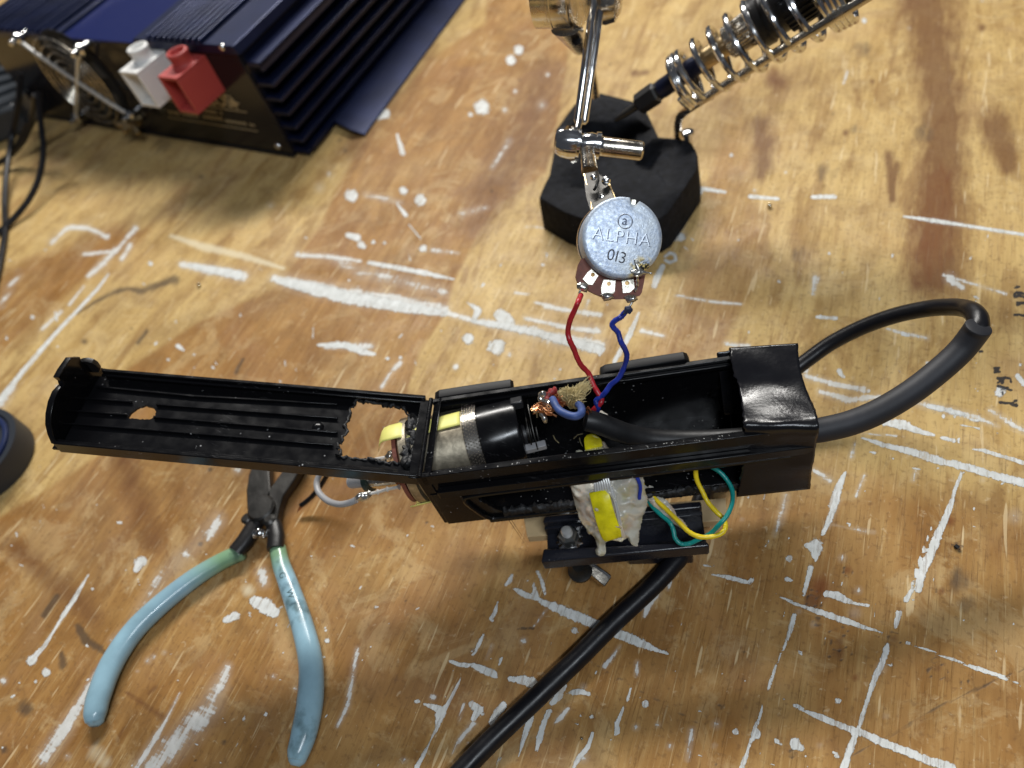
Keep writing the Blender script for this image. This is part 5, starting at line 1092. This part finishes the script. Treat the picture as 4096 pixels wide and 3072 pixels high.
# ================================================================== hot-glued coil and its two leads
def coil():
    pa, pb, pc = W('H', 760, 560, 4.1), W('H', 560, 1000, 2.75), W('H', 1000, 1050, 2.75); n = unit(np.cross(pb-pa, pc-pa)); n = n if n[2] > 0 else -n
    def G(a, b, off=0.): return WP('H', a, b, pa+n*off, n)
    root = thing('glued_coil', 'small coil buried in clear hot glue with yellow tape over it', 'coil', pa*[1, 1, 0])
    lump([(500,595),(560,560),(690,480),(760,450),(980,460),(1040,540),(1058,600),(1062,650),(1085,715),(1078,800),(1045,880),(1030,960),(1022,1020),(1015,1075),(985,1070),(955,1045),(945,1010),(905,1035),(870,1030),(790,1040),(772,1070),(782,1110),(775,1142),(745,1150),(712,1135),(705,1105),(722,1080),(705,1020),(672,985),(650,990),(640,945),(605,905),(580,850),(560,780),(540,720),(528,660)], 'H', pa, n, .70, .042, .085, 'glue_body', GLUE, root, seed=70, edge=.75)
    cu = MB(); 
    for (a0, b0, a1, b1) in ((610,560,650,860),(925,560,975,760)):
        p, q = G(a0, b0, .27), G(a1, b1, .27); d = unit(q-p); s_ = unit(np.cross(d, n)); L = np.linalg.norm(q-p); k = int(L/.05)
        for i in range(k): c = p+d*L*i/k; cu.tube([c-s_*.16-n*.1, c-s_*.12+n*.12, c+n*.17, c+s_*.12+n*.12, c+s_*.16-n*.1], .028, 5)
    cu.build('copper_winding', mat('winding', (.62, .36, .20), .3, .7), root)
    for i in range(7):
        MB().tube(spline([G(690+i*17, 500, .60), G(690+i*17, 560, .68), G(698+i*18, 620, .72), G(706+i*19, 680, .70)], 4), .038, 8).build('ribbon_wire', SILV, root)
    for dx in (0, 13): MB().tube(spline([G(812+dx, 640, .70), G(835+dx, 720, .72), G(862+dx, 830, .70), G(885+dx, 940, .60), G(905+dx, 1010, .42)], 5), .030, 8).build('ribbon_wire', SILV, root)
    MB().tube(spline([G(985, 535, .48), G(1015, 580, .44), G(1035, 640, .40), G(1030, 700, .38), G(1028, 730, .32)], 5), .06, 8, flat=.7).build('blue_wire_end', BLUEW, root)
    def strip(L, nm, off):
        rows = []
        for (a0, b0, a1, b1, o_) in L:
            p, q = G(a0, b0, o_), G(a1, b1, o_); rows.append([p+(q-p)*k/8+n*(.05*math.sin(k/8*math.pi)+.010*math.sin(k*2.1+b0)) for k in range(9)])
        MB().grid(rows).build(nm, YFILM, root, smooth=80, solid=.03, sub=1)
    strip([(652,682,798,652,.68),(662,715,806,685,.75),(676,775,822,745,.77),(693,840,838,810,.77),(708,900,856,865,.75),(726,960,880,925,.68),(748,1015,895,975,.56),(770,1048,906,1008,.38)], 'tape_band', 0)
    # the part of the band that shows inside the housing
    r2 = []
    for (a0, b0, a1, b1, z) in ((1110,1055,1235,1050,4.35),(1040,1100,1360,1125,4.3),(1042,1180,1366,1200,4.15),(1050,1260,1375,1250,4.0),(1075,1380,1375,1310,3.9)):
        p, q = W('S', a0, b0, z), W('S', a1, b1, z); r2.append([p+(q-p)*k/8+Z*.05*math.sin(k/8*math.pi) for k in range(9)])
    MB().grid(r2).build('tape_band', YFILM, root, smooth=80, solid=.03, sub=1)
    lump([(900,1410),(905,1350),(960,1325),(1040,1360),(1080,1400),(1380,1330),(1360,1180),(1410,1180),(1440,1260),(1510,1310),(1560,1280),(1610,1330),(1600,1420),(1200,1500),(920,1480)], 'S', W('S', 1300, 1400, 3.8), unit(CAM-W('S', 1300, 1400, 3.8)), .22, .04, .04, 'glue_skirt', GLUE, root, seed=71, edge=.2)
    for i in range(8): MB().tube([W('S', 1085+i*42, 1405-i*9, 4.05), W('S', 1078+i*42, 1378-i*9, 4.08), W('S', 1070+i*42, 1340-i*9, 4.0)], .035, 8).build('ribbon_wire', SILV, root)
    # glue string running down the two leads
    lump([(1050,620),(1090,640),(1100,625),(1130,640),(1120,680),(1165,695),(1230,740),(1280,800),(1300,850),(1340,880),(1380,925),(1370,960),(1330,945),(1260,900),(1200,860),(1150,800),(1100,750),(1070,690)], 'H', W('H', 1200, 800, 2.9), unit(CAM-W('H', 1200, 800, 2.9)), .09, .035, .03, 'glue_string', GLUE, root, seed=72, edge=.12)
coil()
yw = wire('yellow_wire', 'thin yellow wire looping from the glued coil back into the housing', path('H', [(1045,620,3.2),(1090,660,3.1),(1160,745,3.1),(1240,820,3.05),(1320,900,3.0),(1390,970,2.9),(1470,1008,2.85),(1560,1008,2.8),(1630,985,2.8),(1662,940,2.85),(1650,880,2.9),(1590,820,3.0),(1530,750,3.1),(1490,670,3.3),(1455,600,3.5),(1443,540,3.7),(1450,475,3.9),(1480,400,3.9)], 8), .075, YELW)
tw = wire('teal_wire', 'thin teal wire looping from the glued coil back into the housing', path('H', [(1070,700,2.95),(1120,780,2.9),(1190,850,2.85),(1250,900,2.8),(1278,960,2.7),(1290,1015,2.6),(1330,1058,2.5),(1390,1060,2.5),(1460,1030,2.6),(1550,985,2.75),(1620,915,3.1),(1675,850,3.2),(1712,760,3.25),(1712,670,3.3),(1680,600,3.4),(1620,530,3.55),(1550,490,3.7),(1480,470,3.85),(1440,430,3.9)], 8), .072, TEAL, seed=2)

# ================================================================== pliers
def pliers():
    root = thing('long_nose_pliers', 'open long-nose pliers with light blue dipped handles lying on the bench', 'pliers', W('J', 1020, 370, 0))
    def handle(pts, f0):
        P = spline([W('J', a, b, .52) for a, b, r_ in pts], 8); n_ = len(P)
        wr = np.interp(np.linspace(0, 1, n_), np.linspace(0, 1, len(pts)), [r_*.7968/FP*27.2*.98 for _, _, r_ in pts])
        P = [p*[1, 1, 0]+Z*max(.30, w_*.95) for p, w_ in zip(P, wr)]; P = [P[0]-unit(P[1]-P[0])*.10]+P+[P[-1]+unit(P[-1]-P[-2])*.06]; wr = [wr[0]*.6]+list(wr)+[wr[-1]*.9]
        o = MB().tube(P, wr, 28, flat=.88).build('handle_grip', HANDLE, root, smooth=80)
        at = o.data.attributes.new('fade', 'FLOAT', 'POINT'); m_ = len(P)
        at.data.foreach_set('value', np.repeat([max(0, min(1, (i/m_-(1-f0))/f0*1.8)) for i in range(m_)], 28).astype(np.float32)); return o
    handle([(142,1425,40),(152,1380,55),(175,1290,60),(240,1130,61),(345,970,59),(480,835,57),(640,705,53),(780,615,48),(888,565,46)], .30)
    g2 = handle([(1158,1625,36),(1175,1570,52),(1208,1470,60),(1238,1310,62),(1238,1120,58),(1190,920,54),(1128,740,50),(1085,625,46),(1068,548,44)], .24)
    for (a, b, s_) in ((1103, 692, 'G'), (1142, 785, 'W')):
        text('embossing', s_, .32, W('J', a, b, .96), W('J', a, b, .96)-W('J', a-8, b-30, .96), unit(CAM-W('J', a, b, .96)), mat('grime', (.06, .11, .11), .7), g2, .01)
    MB().tube([W('J', 870, 575, .45), W('J', 915, 520, .45), W('J', 945, 470, .45), W('J', 975, 420, .45)], [.36, .37, .36, .34], 16, flat=.8).build('shank', DKPL, root)
    MB().tube([W('J', 1069, 560, .45), W('J', 1073, 500, .45), W('J', 1065, 450, .45), W('J', 1050, 410, .45)], [.34, .35, .33, .3], 16, flat=.8).build('shank', DKPL, root)
    c = W('J', 1022, 378, .35); MB().lathe(c, Z, [(0,.50),(.05,.58),(.44,.58),(.52,.50),(.53,.1)], 32).build('pivot', STEEL, root)
    MB().lathe(W('J', 945, 425, .3), Z, [(0,.2),(.35,.24),(.42,.15)], 20).build('shoulder', STEEL, root)
    MB().lathe(W('J', 1060, 435, .3), Z, [(0,.22),(.42,.26),(.5,.15)], 20).build('shoulder', STEEL, root)
    def jaw(L):
        lo = [W('J', a, b, .25) for a, b in L]; MB().loft([lo, [p+Z*.4 for p in lo]]).build('jaw', STEEL, root, bevel=.05)
    jaw([(950,380),(946,290),(958,210),(982,145),(1004,90),(1024,-60),(1048,-60),(1060,80),(1060,200),(1070,320),(1050,420),(965,420)])
    jaw([(1030,340),(1070,270),(1120,200),(1165,130),(1245,-60),(1272,-50),(1236,140),(1188,230),(1130,315),(1112,370),(1100,440),(1035,440)])
    sp = [W('J', 965+t*1.4*8, 480+4*math.sin(t*2), .55)+.16*(math.cos(t*2*math.pi)*np.array([0, 1, 0])+math.sin(t*2*math.pi)*Z) for t in np.arange(0, 5, .06)]
    MB().tube(sp, .03, 6).build('return_spring', CHROME, root)
pliers()

# ================================================================== crumbs
def droplet(reg, a, b, r_, label):
    c = W(reg, a, b, r_); o = MB().lathe(c-Z*r_, Z, [(0,.3*r_),(.3*r_,.85*r_),(r_,r_),(1.6*r_,.75*r_),(1.95*r_,.2*r_)], 16).build('metal_bead', BEADM, None, 80); tag(o, label, 'solder bead')
droplet('M', 1466, 441, .11, 'tiny shiny bead added for a blurred highlight on the bench left of the long white paint streak')  # bead added to give an out-of-focus glint
droplet('N', 118, 1240, .11, 'tiny shiny bead added for a blurred highlight on the bench below the iron holder')  # likewise added for its blurred glint
droplet('K', 1341, 1443, .05, 'tiny solder bead on the bench between white paint drips near the bottom')
o = MB().tube([W('L', 1578, 280, .08), W('L', 1600, 298, .07)], .07, 8).build('black_crumb', RUBBER); tag(o, 'tiny black plastic crumb on the bench right of the taped end', 'crumb')
cr = MB(); rr = np.random.default_rng(77)
for i in range(210):
    if i % 4:
        s_, t_ = rr.uniform(.2, .93), rr.uniform(.08, .9); p = H(s_, t_, HH-.17 if t_ < .36 else HH-.41 if s_ > .42 and t_ > .42 else HH-.17)+Z*.01
    else: p = H(rr.uniform(.02, .9), .958+rr.uniform(0, .03), -.004)
    k = rr.uniform(.004, .013); cr.box(p, [k*1.6, k*rr.normal(0, .6), 0], [0, k, 0], [0, 0, k*.6])
o = cr.build('plastic_dust', mat('dust', (.35, .34, .32), .8), None, 0); tag(o, 'pale grinding dust sprinkled inside the housing', 'dust'); o['kind'] = 'stuff'
for o in bpy.data.objects:
    if '_o' in o: del o['_o']
bpy.context.view_layer.update()
